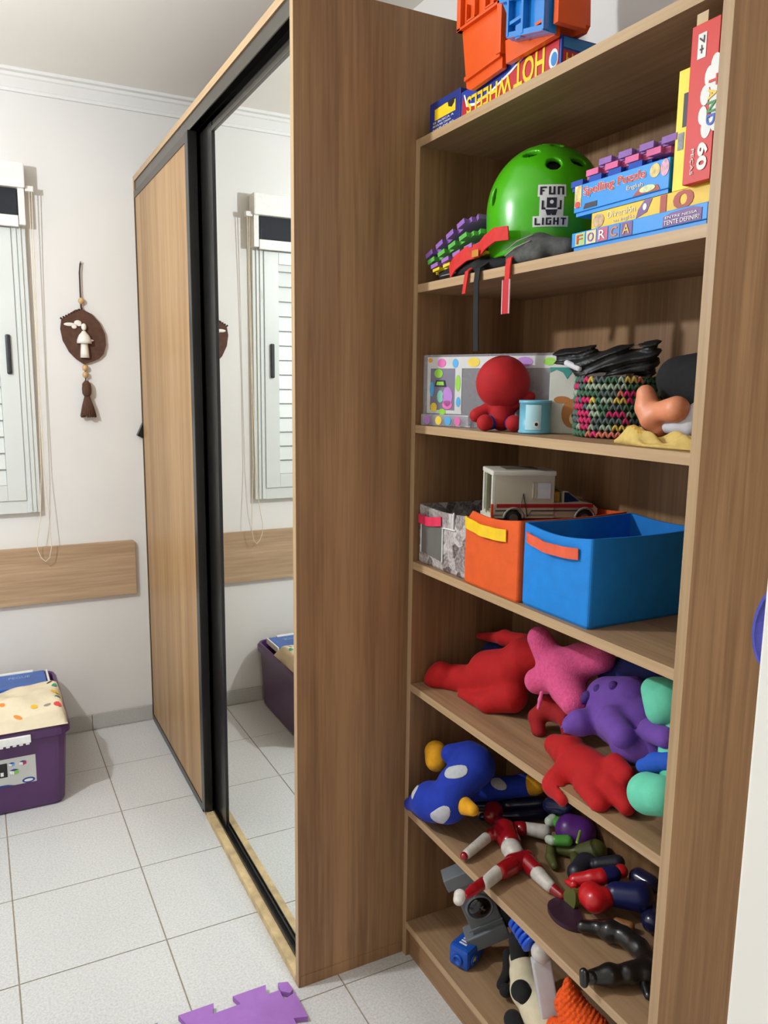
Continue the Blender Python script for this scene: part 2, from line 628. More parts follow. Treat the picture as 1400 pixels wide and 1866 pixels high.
# ------------------------------------------------------------------ roller blind
bl = thing('roller_blind', 'white cassette roller blind with short black fabric and bead cord above the window', 'blind', (-0.95, L, 2.01))
box('cassette', mat('white_blind_plastic', (232, 230, 224), 0.45), bl, -1.52, -0.397, L - 0.075, L, 2.147, 2.235, 0.006)
box('fabric', mat('black_blind_fabric', (30, 33, 40), 0.8, 0.15, 60), bl, -1.49, -0.428, L - 0.052, L - 0.05, 2.05, 2.16)
box('bottom_bar', MATS['white_blind_plastic'], bl, -1.49, -0.424, L - 0.06, L - 0.045, 2.012, 2.052, 0.003)
box('bracket', MATS['white_blind_plastic'], bl, -0.422, -0.4, L - 0.06, L, 2.02, 2.148, 0.002)
pts = []
yc = L - 0.05
path = [(-0.383, 2.15), (-0.384, 1.9), (-0.388, 1.5), (-0.396, 1.1), (-0.408, 0.93), (-0.424, 0.84), (-0.425, 0.80), (-0.413, 0.765), (-0.398, 0.75), (-0.383, 0.765), (-0.374, 0.81), (-0.377, 0.9), (-0.386, 1.1), (-0.384, 1.5), (-0.378, 1.9), (-0.374, 2.15)]
MB().tube([(a, yc + 0.004 * math.sin(i * 1.1), b) for i, (a, b) in enumerate(path)], 0.0016, 6).build('cord', mat('cream_cord', (226, 214, 190), 0.6), bl, True)
box('cord_guide', MATS['white_blind_plastic'], bl, -0.397, -0.368, L - 0.058, L - 0.03, 2.14, 2.16, 0.003)

# ------------------------------------------------------------------ wooden wall rail
MB().prism([(0, 0), (1.5, 0), (1.5, 0.218), (1.497, 0.224), (1.49, 0.227), (0, 0.227)], (-1.55, L, 0.575), (1, 0, 0), (0, 0, 1), 0.020).build('wall_rail', WOOD_X)
tagp(bpy.data.objects['wall_rail'], 'long light wooden rail board fixed to the white wall under the window', 'board')

# ------------------------------------------------------------------ wardrobe
BASE = mat('worn_chipboard', (196, 170, 126), 0.7, 0.25, 25)
wd = thing('wardrobe', 'tall wooden sliding door wardrobe with one wood door and one mirror door', 'wardrobe', (0.3, 0.9, 0))
H = 2.25
DX = 0.60
o = MB().box(0.0004, DX, 0.0, 0.018, 0, H).build('side_panel', WOOD_Z, wd)
box('edge_band', EDGE_Z, o, -0.0006, 0.0004, 0.0, 0.018, 0, H)
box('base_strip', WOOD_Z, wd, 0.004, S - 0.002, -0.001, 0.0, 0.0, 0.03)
o = MB().box(0.0004, DX, L - 0.019, L - 0.001, 0, H).build('side_panel', WOOD_Z, wd)
box('edge_band', EDGE_Z, o, -0.0006, 0.0004, L - 0.019, L - 0.001, 0, H)
o = MB().box(0.0004, DX, 0.018, L - 0.019, H - 0.02, H).build('top_panel', WOOD_Y, wd)
box('edge_band', EDGE_Y, o, -0.0006, 0.0004, 0.018, L - 0.019, H - 0.02, H)
box('back_panel', WOOD_Z, wd, DX - 0.006, DX, 0.018, L - 0.019, 0.02, H - 0.02)
o = box('base_panel', WOOD_Y, wd, 0.002, DX, 0.018, L - 0.019, 0.0, 0.02)
box('worn_edge', BASE, o, -0.001, 0.022, 0.018, 0.852, 0.001, 0.0206)
tr = MB()
tr.box(0.0225, 0.062, 0.018, L - 0.019, 0.0206, 0.0225)
for k in range(5):
    tr.box(0.0225 + k * 0.0095, 0.0225 + k * 0.0095 + 0.0022, 0.018, L - 0.019, 0.0225, 0.028)
tr.build('bottom_track', BLACK_AL, wd)
tt = MB()
tt.box(0.003, 0.006, 0.018, L - 0.019, 2.193, H - 0.0205)
tt.build('top_fascia', GREY_AL, wd)
tk = MB()
tk.box(0.006, 0.07, 0.018, L - 0.019, H - 0.026, H - 0.0205)
tk.box(0.0275, 0.03, 0.018, L - 0.019, 2.196, H - 0.026)
tk.box(0.066, 0.07, 0.018, L - 0.019, 2.15, H - 0.026)
tk.build('top_track', BLACK_AL, wd)
# wood door in the front track
d1 = thing('wood_door', None, None, (0, 0, 0)); d1.parent = wd
DY0, DY1 = 0.853, L - 0.022
bpy.data.objects.remove(d1)
d1 = box('wood_door', wood('wood_door_laminate', (156, 120, 80), (184, 148, 106), (1, 1, 0.03)), wd, 0.0, 0.016, DY0 + 0.038, DY1 - 0.006, 0.030, 2.165)
f1 = MB()
f1.box(-0.006, 0.022, DY0, DY0 + 0.038, 0.022, 2.19, 0.002)
f1.box(-0.003, 0.02, DY1 - 0.008, DY1, 0.03, 2.19)
f1.build('door_stile', BLACK_AL, d1)
box('bottom_rail', BLACK_AL, d1, -0.003, 0.0015, DY0 + 0.038, DY1 - 0.008, 0.004, 0.030)
box('top_rail', mat('bronze_aluminium', (78, 70, 62), 0.35, 0.05, metal=0.5), d1, -0.003, 0.02, DY0 + 0.038, DY1 - 0.008, 2.165, 2.19)
# mirror door in the rear track
MXP, MY1 = 0.036, 0.725
d2 = box('mirror_door', MIRROR, wd, MXP, MXP + 0.004, 0.019, MY1, 0.036, 2.158)
f2 = MB()
f2.box(0.0305, 0.056, MY1, MY1 + 0.042, 0.03, 2.185, 0.002)
f2.box(0.034, 0.056, MY1 + 0.042, MY1 + 0.16, 0.03, 2.185)
f2.build('door_stile', BLACK_AL, d2)
f3 = MB()
f3.box(0.0305, 0.056, 0.019, MY1, 2.158, 2.172, 0.002)
f3.box(0.034, 0.056, 0.019, MY1, 2.172, 2.186, 0.002)
f3.build('top_rail', GREY_AL, d2)
box('bottom_rail', BLACK_AL, d2, 0.0345, 0.056, 0.019, MY1, 0.03, 0.0365)

# ------------------------------------------------------------------ open shelf unit
su = thing('shelf_unit', 'tall open wooden shelf unit full of toys beside the wardrobe end panel', 'shelf', (0.43, -0.41, 0))
ZS = [1.9885, 1.6793, 1.3657, 1.0431, 0.7376, 0.4094, 0.0972]
BX = 0.586
def upright(y0, y1, z1):
    o = MB().box(S + 0.0008, BX, y0, y1, 0, z1).build('upright', WOOD_Z, su)
    box('edge_band', EDGE_Z, o, S, S + 0.0008, y0, y1, 0, z1)
upright(-0.019, -0.001, ZS[0])
upright(-WY - 0.018, -WY, 2.42)
for z in ZS:
    y0, y1 = -WY + 0.0003, -0.0193
    o = MB().box(S + 0.0012, BX, y0, y1, z - 0.018, z).build('shelf_board', wood('shelf_wood', (140, 110, 80), (170, 138, 104), (1, 0.035, 1)) if 'shelf_wood' not in bpy.data.materials else bpy.data.materials['shelf_wood'], su)
    box('edge_band', EDGE_Y, o, S + 0.0004, S + 0.0012, y0, y1, z - 0.018, z)
box('back_panel', WOOD_Z, su, BX, BX + 0.006, -WY, -0.019, 0.02, ZS[0])
box('plinth', WOOD_Y, su, S + 0.012, S + 0.028, -WY + 0.0003, -0.0193, 0.0, ZS[6] - 0.018)

# ------------------------------------------------------------------ white door by the entrance
dr = thing('door_1', 'white panelled room door standing open at the right edge', None, (0.018, -1.56, 0), kind='structure')
DW = mat('white_door_paint', (240, 237, 229), 0.4, 0.01, 4)
box('door_leaf', DW, dr, 0.0005, 0.0355, -1.97, -1.1605, 0.008, 2.1, 0.003)
o = MB()
o.box(-0.005, 0.0005, -1.245, -1.205, 0.15, 2.0, 0.0015)
o.box(-0.005, 0.0005, -1.92, -1.88, 0.15, 2.0, 0.0015)
o.box(-0.005, 0.0005, -1.88, -1.245, 0.15, 0.19, 0.0015)
o.box(-0.005, 0.0005, -1.88, -1.245, 1.96, 2.0, 0.0015)
o.build('door_moulding', DW, dr)
KN = mat('brushed_steel', (150, 150, 150), 0.3, 0.03, metal=1.0)
o = MB().tube([(0.0357, -1.20, 1.268), (0.066, -1.20, 1.268), (0.072, -1.19, 1.268), (0.072, -1.122, 1.266)], 0.007, 10)
o.build('door_handle', KN, dr, True)
# blue strap looped over the handle
q = [(0.072 + 0.004 * math.sin(2 * a), -1.147 + 0.040 * math.cos(a), 1.227 + 0.051 * math.sin(a)) for a in [2 * math.pi * i / 26 for i in range(27)]]
st = MB().strip(q, (1, 0, 0), 0.022, 0.003)
tagp(st.build('blue_strap', mat('blue_webbing', (70, 74, 176), 0.6, 0.12, 80)), 'blue webbing strap loop hanging from the white door handle', 'strap')

# pendant lamp that lights the room
pl = thing('pendant_lamp', 'small bare bulb pendant lamp hanging from the ceiling', 'lamp', (PENDANT[0], PENDANT[1], PENDANT[2] + 0.045))
MB().tube([(PENDANT[0], PENDANT[1], 2.20), (PENDANT[0], PENDANT[1], ZC - 0.02)], 0.003, 8).build('cable', mat('white_plastic', (230, 230, 228), 0.4), pl)
MB().lathe((PENDANT[0], PENDANT[1], 2.15), [(0.016, 0), (0.02, 0.01), (0.02, 0.05), (0.006, 0.06)], 20).build('socket', MATS['white_plastic'], pl, True)
MB().lathe((PENDANT[0], PENDANT[1], ZC - 0.025), [(0.045, 0), (0.05, 0.01), (0.05, 0.024)], 24).build('ceiling_cup', MATS['white_plastic'], pl, True)

# black hook beside the far edge of the wardrobe
hk = MB().prism([(0.0, 0.0), (0.024, -0.012), (0.024, 0.052)], (-0.0245, L - 0.03, 1.238), (1, 0, 0), (0, 0, 1), -0.03)
tagp(hk.build('wall_hook', mat('black_plastic', (16, 16, 17), 0.3, 0.1)), 'small black wedge shaped wall hook beside the far wardrobe edge', 'hook')

# measured soft toy and figure skeletons: chains of (x, y, z, radius) in metres
BODY = {
  'red_lying': {
    'body': [[(.42,-.238,.821,.0544),(.41,-.172,.8,.051)],[(.41,-.203,.767,.0428)],[(.4,-.268,.779,.0389),(.365,-.235,.756,.0221),(.36,-.138,.738,.0129)],[(.4,-.161,.78,.0384),(.38,-.08,.755,.0332),(.345,-.056,.757,.0293)],[(.345,-.063,.777,.0225),(.335,-.042,.747,.02)],[(.44,-.26,.857,.0465),(.46,-.292,.867,.0363)],[(.47,-.225,.878,.0213),(.47,-.146,.866,.0169),(.48,-.027,.834,.0083)]],
  },
  'pink': {
    'body': [[(.43,-.409,.881,.0474)],[(.42,-.367,.901,.0299),(.41,-.347,.934,.0254)],[(.45,-.434,.906,.038),(.46,-.478,.924,.0284)],[(.41,-.382,.859,.0342),(.395,-.366,.849,.0275)],[(.41,-.443,.857,.0375),(.395,-.481,.845,.028)]],
    'ribbon': [[(.36,-.423,.85,.0039),(.355,-.425,.837,.0038),(.35,-.427,.821,.0033)]],
  },
  'navy_behind_red': {
    'body': [[(.52,-.018,.778,.0338),(.52,-.069,.804,.0274)]],
  },
  'navy_behind_purple': {
    'body': [[(.5,-.477,.885,.0333),(.5,-.535,.909,.03),(.5,-.583,.92,.0229)]],
  },
  'red_under': {
    'body': [[(.42,-.378,.793,.0231),(.4,-.362,.767,.0162),(.39,-.383,.744,.0149)],[(.43,-.372,.785,.0256),(.42,-.436,.788,.0179),(.41,-.451,.767,.0144)]],
  },
  'purple': {
    'body': [[(.44,-.527,.86,.0446),(.44,-.583,.881,.0431)],[(.42,-.579,.845,.0513),(.42,-.633,.851,.0516)],[(.4,-.629,.822,.0377),(.4,-.686,.841,.0344)],[(.4,-.536,.83,.0272),(.36,-.535,.831,.0228),(.345,-.529,.827,.0155)],[(.37,-.609,.862,.0297),(.345,-.662,.861,.0218)],[(.38,-.69,.877,.0207),(.36,-.744,.889,.018)]],
    'spike': [[(.4,-.51,.869,.0095),(.395,-.504,.856,.0064)],[(.41,-.528,.887,.0094)],[(.41,-.567,.908,.0092)]],
    'ear': [[(.45,-.55,.9,.0105),(.45,-.584,.919,.0072)]],
    'claw': [[(.338,-.528,.836,.0052),(.334,-.522,.83,.0026)],[(.336,-.527,.828,.0052),(.332,-.52,.822,.0026)],[(.338,-.532,.821,.0052),(.334,-.526,.815,.0026)]],
  },
  'mint': {
    'head': [[(.38,-.693,.95,.0224),(.38,-.71,.92,.0259)],[(.39,-.719,.941,.0368)]],
    'foot': [[(.325,-.746,.801,.0342),(.325,-.772,.81,.0318)]],
    'band': [[(.345,-.712,.829,.012),(.345,-.738,.847,.0145),(.35,-.762,.858,.016)]],
    'torso': [[(.4,-.736,.892,.0331),(.37,-.762,.842,.0324)]],
  },
  'red_front': {
    'body': [[(.355,-.557,.751,.0432),(.35,-.607,.756,.0399)],[(.37,-.46,.752,.0219),(.365,-.511,.757,.036)],[(.325,-.543,.746,.0226),(.302,-.547,.726,.0235),(.285,-.587,.721,.0129)],[(.36,-.635,.794,.0196),(.35,-.673,.794,.0152)],[(.325,-.607,.744,.0257),(.3,-.662,.745,.0171)],[(.34,-.653,.766,.0251),(.325,-.701,.754,.0149)]],
    'loop': [[(.36,-.436,.732,.0017),(.36,-.426,.724,.0017),(.36,-.43,.72,.0017),(.36,-.443,.726,.0017)]],
  },
  'blue_plush': {
    'body': [[(.282,-.038,.434,.0163),(.295,-.113,.475,.0446),(.31,-.162,.494,.0488)],[(.335,-.157,.529,.0439),(.385,-.161,.568,.0494)],[(.39,-.129,.585,.029),(.352,-.108,.581,.0238)],[(.416,-.079,.455,.0261),(.472,-.122,.47,.0272),(.526,-.171,.49,.0269)]],
    'hand': [[(.335,-.065,.572,.0268),(.335,-.071,.553,.0282)],[(.33,-.201,.501,.0215),(.33,-.239,.509,.0137)]],
    'patch_a': [[(.268,-.093,.496,.0118),(.266,-.119,.466,.0117)]],
    'patch_b': [[(.272,-.181,.472,.0139),(.275,-.224,.514,.0123)]],
    'patch_c': [[(.318,-.163,.565,.0115),(.33,-.19,.583,.0114)]],
    'patch_d': [[(.465,-.141,.5,.0081),(.466,-.173,.495,.008)]],
    'foot': [[(.537,-.184,.495,.0242),(.544,-.197,.498,.0214)]],
  },
  'navy_fig': {
    'leg': [[(.442,-.103,.425,.0123),(.494,-.15,.435,.0163),(.564,-.19,.445,.0162)],[(.424,-.146,.42,.0094),(.5,-.188,.425,.0134),(.57,-.215,.43,.0148)]],
    'torso': [[(.543,-.256,.475,.0208),(.557,-.288,.485,.0232)]],
  },
  'red_white': {
    'head': [[(.445,-.161,.437,.0237),(.432,-.173,.435,.0201)]],
    'torso': [[(.428,-.213,.437,.0165),(.417,-.246,.437,.0275),(.402,-.286,.436,.0253)],[(.383,-.239,.433,.0144),(.455,-.247,.437,.0146)]],
    'belly': [[(.392,-.304,.434,.0226),(.388,-.322,.432,.0217)]],
    'pelvis': [[(.367,-.345,.43,.0198),(.402,-.348,.43,.0199)]],
    'thigh': [[(.357,-.353,.43,.0196),(.327,-.36,.43,.0179)],[(.396,-.359,.43,.0198),(.396,-.39,.428,.0179)]],
    'sleeve': [[(.369,-.24,.43,.0129),(.3,-.266,.425,.0109)],[(.47,-.259,.437,.0146),(.498,-.288,.437,.0169)]],
    'fist': [[(.29,-.269,.424,.0093)],[(.459,-.254,.437,.017)]],
    'shin': [[(.317,-.359,.43,.0149),(.27,-.378,.43,.0131)],[(.393,-.398,.428,.0164),(.391,-.44,.426,.0131)]],
    'boot': [[(.269,-.375,.43,.0124),(.236,-.385,.43,.0115),(.212,-.393,.43,.0085)],[(.392,-.44,.425,.0117),(.397,-.472,.422,.0086)]],
    'toe': [[(.202,-.388,.43,.0128),(.194,-.396,.428,.0113)]],
  },
  'green_purple': {
    'torso': [[(.538,-.331,.455,.0347),(.555,-.349,.455,.0346)]],
    'arm': [[(.525,-.324,.46,.0129),(.529,-.296,.458,.0131)],[(.508,-.356,.45,.0127),(.489,-.341,.447,.0121)],[(.559,-.299,.46,.0148),(.56,-.286,.46,.0133)],[(.587,-.334,.46,.0131),(.589,-.35,.46,.0101)]],
    'glove': [[(.525,-.284,.458,.0132),(.515,-.285,.457,.0118)],[(.481,-.336,.446,.0106),(.479,-.328,.445,.0099)]],
    'belt': [[(.481,-.417,.487,.0034),(.516,-.387,.487,.0035)]],
  },
  'olive_fig': {
    'leg': [[(.484,-.331,.425,.0112),(.462,-.355,.422,.011),(.451,-.382,.42,.0096)],[(.511,-.38,.425,.011),(.495,-.402,.423,.0108)]],
    'torso': [[(.498,-.343,.424,.0124),(.519,-.365,.425,.0123),(.546,-.405,.44,.0268)]],
  },
  'grey_black': {
    'body': [[(.464,-.44,.435,.0211),(.5,-.427,.437,.0238)],[(.508,-.455,.45,.0141),(.538,-.48,.46,.0163)]],
  },
  'red_blue': {
    'arm': [[(.427,-.476,.45,.0136),(.454,-.497,.46,.0158),(.468,-.507,.465,.0169)]],
    'hand': [[(.414,-.467,.445,.0057),(.418,-.483,.447,.0101)]],
    'sleeve': [[(.478,-.509,.466,.0169),(.492,-.516,.468,.0169)]],
    'shoulder': [[(.511,-.518,.47,.0147)]],
    'head': [[(.423,-.529,.45,.0264),(.42,-.543,.45,.024),(.438,-.548,.452,.0208)]],
    'torso': [[(.466,-.555,.455,.0242),(.494,-.586,.46,.0283)],[(.506,-.581,.465,.0219)]],
  },
  'black_fig': {
    'leg': [[(.369,-.567,.425,.0122),(.391,-.585,.427,.0133),(.4,-.608,.432,.0204),(.412,-.629,.435,.0167)],[(.411,-.637,.435,.0178),(.41,-.672,.437,.0186),(.402,-.7,.437,.0171)],[(.288,-.681,.43,.0122),(.319,-.694,.432,.0189),(.346,-.704,.43,.0145)],[(.349,-.708,.434,.0189),(.38,-.716,.435,.0202)],[(.4,-.698,.435,.0171),(.377,-.725,.435,.0178)]],
    'boot': [[(.27,-.68,.445,.0077),(.266,-.687,.43,.0077)],[(.285,-.684,.432,.0122)]],
    'tail': [[(.363,-.733,.425,.0088),(.353,-.752,.422,.0076)]],
  },
  'navy_right': {
    'body': [[(.54,-.54,.46,.0203),(.544,-.566,.46,.0201)],[(.513,-.594,.435,.0175),(.49,-.628,.435,.0213)]],
  },
  'brown_bit': {
    'body': [[(.441,-.584,.422,.0086),(.454,-.605,.422,.0096)]],
  },
  'cow': {
    'body': [[(.4,-.343,.182,.0247),(.38,-.383,.181,.0289),(.36,-.419,.176,.033),(.355,-.472,.173,.0389),(.35,-.506,.158,.0382)]],
    'patch': [[(.4,-.334,.225,.0223),(.39,-.353,.197,.0208)],[(.33,-.438,.2,.0219),(.33,-.447,.2,.0195)],[(.31,-.44,.142,.0196),(.305,-.456,.136,.0194)]],
    'ear': [[(.37,-.319,.11,.0125),(.39,-.312,.132,.0113),(.4,-.296,.16,.0114)],[(.36,-.347,.121,.0147)]],
  },
  'knit': {
    'body': [[(.315,-.594,.344,.0083),(.32,-.598,.298,.0271),(.325,-.633,.266,.0472)],[(.31,-.567,.232,.0149),(.315,-.608,.238,.0417)]],
  },
}
# ------------------------------------------------------------------ wall ornament
orn = thing('wall_ornament', 'brown leather wall ornament with white figurine, wooden beads and tassel on a nail', 'ornament', (-0.213, L, 1.31))
BR = mat('dark_brown_leather', (84, 54, 38), 0.8, 0.2, 60, 0.3, 400)
OY = L - 0.012
out = [(-0.215, 1.733), (-0.24, 1.728), (-0.262, 1.712), (-0.290, 1.692), (-0.296, 1.655), (-0.289, 1.610), (-0.268, 1.567), (-0.243, 1.540), (-0.217, 1.522), (-0.195, 1.527), (-0.160, 1.542), (-0.140, 1.562), (-0.130, 1.598), (-0.132, 1.640), (-0.150, 1.682), (-0.178, 1.715)]
MB().prism([(a, b) for a, b in out], (0, OY + 0.012, 0), (1, 0, 0), (0, 0, 1), 0.014).build('leather_disc', BR, orn)
stc = MB()
for i in range(9):
    t = i / 8.0
    stc.sphere((-0.215 - 0.077 * t, OY - 0.001, 1.735 - 0.041 * t), (0.0042, 0.004, 0.0042), 8, 5)
stc.build('stitching', mat('dark_brown_yarn', (62, 40, 28), 0.9, 0.2, 200), orn, True)
WH = mat('white_clay', (228, 224, 214), 0.6, 0.05, 50, 0.2, 200)
fg = MB()
YY = OY - 0.003
fg.lathe((-0.212, YY - 0.006, 1.546), [(0.017, 0), (0.016, 0.02), (0.013, 0.055), (0.011, 0.065)], 14)
fg.lathe((-0.212, YY - 0.006, 1.601), [(0.028, 0), (0.027, 0.012), (0.020, 0.030), (0.010, 0.042), (0.006, 0.048)], 16)
fg.sphere((-0.211, YY - 0.007, 1.664), (0.010, 0.010, 0.014))
fg.sphere((-0.188, YY - 0.006, 1.613), (0.012, 0.006, 0.004))
fg.build('figurine', WH, orn, True)
bf = MB()
for (a, b, rx, rz) in ((-0.232, 1.679, 0.014, 0.010), (-0.262, 1.672, 0.022, 0.007), (-0.246, 1.664, 0.010, 0.008), (-0.227, 1.672, 0.010, 0.006)):
    bf.sphere((a, YY - 0.003, b), (rx, 0.003, rz))
bf.build('butterfly', WH, orn, True)
MB().tube([(-0.211, L - 0.002, 1.905), (-0.213, L - 0.012, 1.898), (-0.2165, L - 0.012, 1.87), (-0.217, L - 0.011, 1.80), (-0.2165, L - 0.011, 1.735)], 0.003, 8).build('cord', mat('brown_cord', (74, 50, 42), 0.8), orn, True)
MB().tube([(-0.211, L, 1.91), (-0.211, L - 0.014, 1.905), (-0.211, L - 0.016, 1.912)], 0.002, 8).build('nail', KN, orn, True)
BD = mat('pale_wooden_bead', (196, 160, 112), 0.5, 0.15, 80)
for z in (1.763, 1.507, 1.480):
    MB().sphere((-0.2155 + (0.003 if z < 1.6 else 0), L - 0.013, z), (0.0115, 0.0115, 0.0125)).build('bead', BD, orn, True)
MB().tube([(-0.2125, L - 0.012, 1.522), (-0.2125, L - 0.012, 1.455)], 0.002, 8).build('cord', MATS['brown_cord'], orn, True)
TS = mat('brown_tassel_yarn', (88, 58, 42), 0.9, 0.35, 30, 0.4, 300, stretch=(8, 8, 0.5))
ts = MB()
ts.lathe((-0.211, L - 0.02, 1.395), [(0.010, 0), (0.017, 0.012), (0.018, 0.03), (0.016, 0.05), (0.006, 0.063)], 20)
for k in range(22):
    a = 2 * math.pi * k / 22
    ca, sa = math.cos(a), math.sin(a)
    ts.tube([(-0.211 + 0.008 * ca, L - 0.02 + 0.008 * sa, 1.395), (-0.210 + 0.019 * ca, L - 0.02 + 0.012 * sa, 1.355), (-0.209 + 0.027 * ca, L - 0.02 + 0.0165 * sa, 1.317 + 0.004 * math.sin(5 * a))], [0.003, 0.004, 0.0045], 6)
ts.build('tassel', TS, orn, True)

# ------------------------------------------------------------------ purple storage box with things on it
bx = thing('storage_box', 'large translucent purple plastic storage box with paper label against the white wall', 'box', (-0.72, 1.43, 0))
PUR = mat('purple_plastic', (80, 44, 92), 0.35, 0.12, 8, alpha=1.0)
def loop(x0, x1, y0, y1, r, z, n=6):
    P = []
    for cx, cy, a0 in ((x1 - r, y0 + r, -90), (x1 - r, y1 - r, 0), (x0 + r, y1 - r, 90), (x0 + r, y0 + r, 180)):
        for i in range(n):
            a = math.radians(a0 + 90 * i / (n - 1))
            P.append((cx + r * math.cos(a), cy + r * math.sin(a), z))
    return P
def loft(loops, caps=(True, True)):
    n = len(loops[0])
    V = [p for l_ in loops for p in l_]
    F = []
    for i in range(len(loops) - 1):
        for k in range(n):
            F.append((i * n + k, i * n + (k + 1) % n, (i + 1) * n + (k + 1) % n, (i + 1) * n + k))
    if caps[0]: F.append(tuple(range(n - 1, -1, -1)))
    if caps[1]: F.append(tuple(range((len(loops) - 1) * n, len(loops) * n)))
    return V, F
bx0, bx1, by0, by1 = -1.02, -0.392, 1.150, 1.715
V, F = loft([loop(bx0 + 0.028, bx1 - 0.028, by0 + 0.028, by1 - 0.02, 0.03, 0.001), loop(bx0 + 0.02, bx1 - 0.02, by0 + 0.02, by1 - 0.015, 0.035, 0.015),
             loop(bx0 + 0.006, bx1 - 0.006, by0 + 0.006, by1 - 0.004, 0.04, 0.262), loop(bx0 - 0.006, bx1 + 0.006, by0 - 0.006, by1 + 0.006, 0.045, 0.265),
             loop(bx0 - 0.006, bx1 + 0.006, by0 - 0.006, by1 + 0.006, 0.045, 0.288), loop(bx0 + 0.002, bx1 - 0.002, by0 + 0.002, by1 - 0.002, 0.04, 0.300),
             loop(bx0 + 0.010, bx1 - 0.010, by0 + 0.010, by1 - 0.008, 0.04, 0.298), loop(bx0 + 0.02, bx1 - 0.02, by0 + 0.02, by1 - 0.015, 0.035, 0.20)], (True, True))
add('tub', V, F, PUR, bx)
def frontface(xm):     # front wall of the tub at height z
    return None
fy = lambda z: by0 + 0.02 - 0.014 * (z - 0.015) / 0.247
LB = mat('silver_label', (196, 196, 192), 0.35, 0.04, 20)
lab = decal('label_sheet', LB, bx, rect(0, 0.36, 0, 0.100), (-0.862, fy(0.105) - 0.0005, 0.105), (1, 0, 0), (0, -0.0567, 0.9984), 0.0008)
BLU = mat('label_blue', (28, 60, 140), 0.4)
def onlab(name, m, poly, lift=0.0009):
    return decal(name, m, lab, poly, (-0.862, fy(0.105) - 0.0005, 0.105), (1, 0, 0), (0, -0.0567, 0.9984), 0.0006, lift)
onlab('label_stripe', BLU, [(0, 0), (0.29, 0), (0.27, 0.006), (0, 0.012)])
onlab('label_logo', BLU, ell(0.335, 0.010, 0.020, 0.010))
onlab('label_logo', mat('paper_white', (232, 232, 228), 0.6), ell(0.335, 0.010, 0.014, 0.005), 0.0015)
onlab('label_panel', mat('label_black', (24, 24, 26), 0.4), rect(0.16, 0.272, 0.035, 0.085))
lettering('Bel', (-0.72, fy(0.145) - 0.002, 0.145), (1, 0, 0), (0, 0, 1), 0.118, 0.03, MATS['paper_white'], lab)
def cube_print(cx, cy, s, c1, c2):
    onlab('label_print', MATS['paper_white'], [(cx - s, cy + s * .3), (cx, cy), (cx, cy - s * .9), (cx - s, cy - s * .6)], 0.0016)
    onlab('label_print', c1, [(cx + s, cy + s * .3), (cx, cy), (cx, cy - s * .9), (cx + s, cy - s * .6)], 0.0016)
    onlab('label_print', c2, [(cx - s, cy + s * .3), (cx, cy), (cx + s, cy + s * .3), (cx, cy + s * .6)], 0.0016)
cube_print(0.292, 0.052, 0.014, mat('label_green', (130, 190, 70), 0.4), BLU)
cube_print(0.286, 0.080, 0.009, mat('label_sky', (90, 160, 220), 0.4), BLU)
cube_print(0.320, 0.079, 0.011, mat('label_red', (180, 40, 60), 0.4), BLU)
o = MB()
o.box(-0.80, -0.513, by0 - 0.016, by0 - 0.0065, 0.258, 0.285, 0.003)
for k in range(14):
    o.box(-0.79 + k * 0.02, -0.778 + k * 0.02, by0 - 0.015, by0 - 0.007, 0.252, 0.26, 0.002)
o.build('handle', mat('white_handle_plastic', (236, 236, 232), 0.4), bx)

BP = mat('blue_pack_film', (44, 92, 172), 0.3, 0.15, 14)
bk = thing('blue_pack', 'flat blue plastic wrapped pack lying across the purple storage box', 'pack', (-0.75, 1.55, 0.30))
pk = MB().box(-1.0, -0.43, 1.50, 1.665, 0.3005, 0.322, 0.006)
pk.build('pack', BP, bk)
MB().box(-0.426, -0.419, 1.505, 1.655, 0.3007, 0.326, 0.002).build('white_edge', MATS['paper_white'], bk)
MB().box(-0.95, -0.47, 1.655, 1.672, 0.3007, 0.327, 0.003).build('white_edge', MATS['paper_white'], bk)
lettering('PEGUE', (-0.56, 1.60, 0.3222), (1, 0, 0), (0, 1, 0), 0.075, 0.022, mat('pack_print', (150, 178, 214), 0.4), bk)

TB = mat('cream_canvas', (226, 212, 182), 0.85, 0.06, 20, 0.15, 500)
tb = thing('tote_bag', 'cream canvas tote bag with colourful printed shapes slumped over the purple box', 'bag', (-0.62, 1.30, 0.30))
n1, n2 = 46, 30
def bagz(u, v):
    # u across (x), v from front to back
    x = -0.98 + u * 0.585
    y = 1.139 + v * 0.25 + 0.10 * u * v
    z = 0.3025 + 0.074 * math.sin(math.pi * min(1.0, (v * 0.93 + 0.035))) ** 0.55 * (0.62 + 0.38 * u)
    q = math.sin(math.pi * v) ** 0.7
    z += q * (0.008 * math.sin(7 * u + 9 * v) + 0.006 * math.sin(15 * u - 13 * v + 1) + 0.004 * math.sin(31 * u + 12 * v))
    k = max(0.0, (u - 0.95) / 0.05)
    z -= 0.055 * k ** 3
    if v < 0.05: z = 0.3025
    return x, y, max(z, 0.3022)
V, F = [], []
for i in range(n1 + 1):
    for j in range(n2 + 1):
        V.append(bagz(i / n1, j / n2))
nb = len(V)
V += [(x, y, 0.3012) for x, y, z in V]
W = n2 + 1
for i in range(n1):
    for j in range(n2):
        a = i * W + j
        F.append((a, a + W, a + W + 1, a + 1))
        F.append((nb + a, nb + a + 1, nb + a + W + 1, nb + a + W))
for i in range(n1):
    a = i * W
    F.append((a, nb + a, nb + a + W, a + W))
    a = i * W + n2
    F.append((a, a + W, nb + a + W, nb + a))
for j in range(n2):
    F.append((j, j + 1, nb + j + 1, nb + j))
    a = n1 * W + j
    F.append((a, nb + a, nb + a + 1, a + 1))
add('canvas', V, F, TB, tb, True)
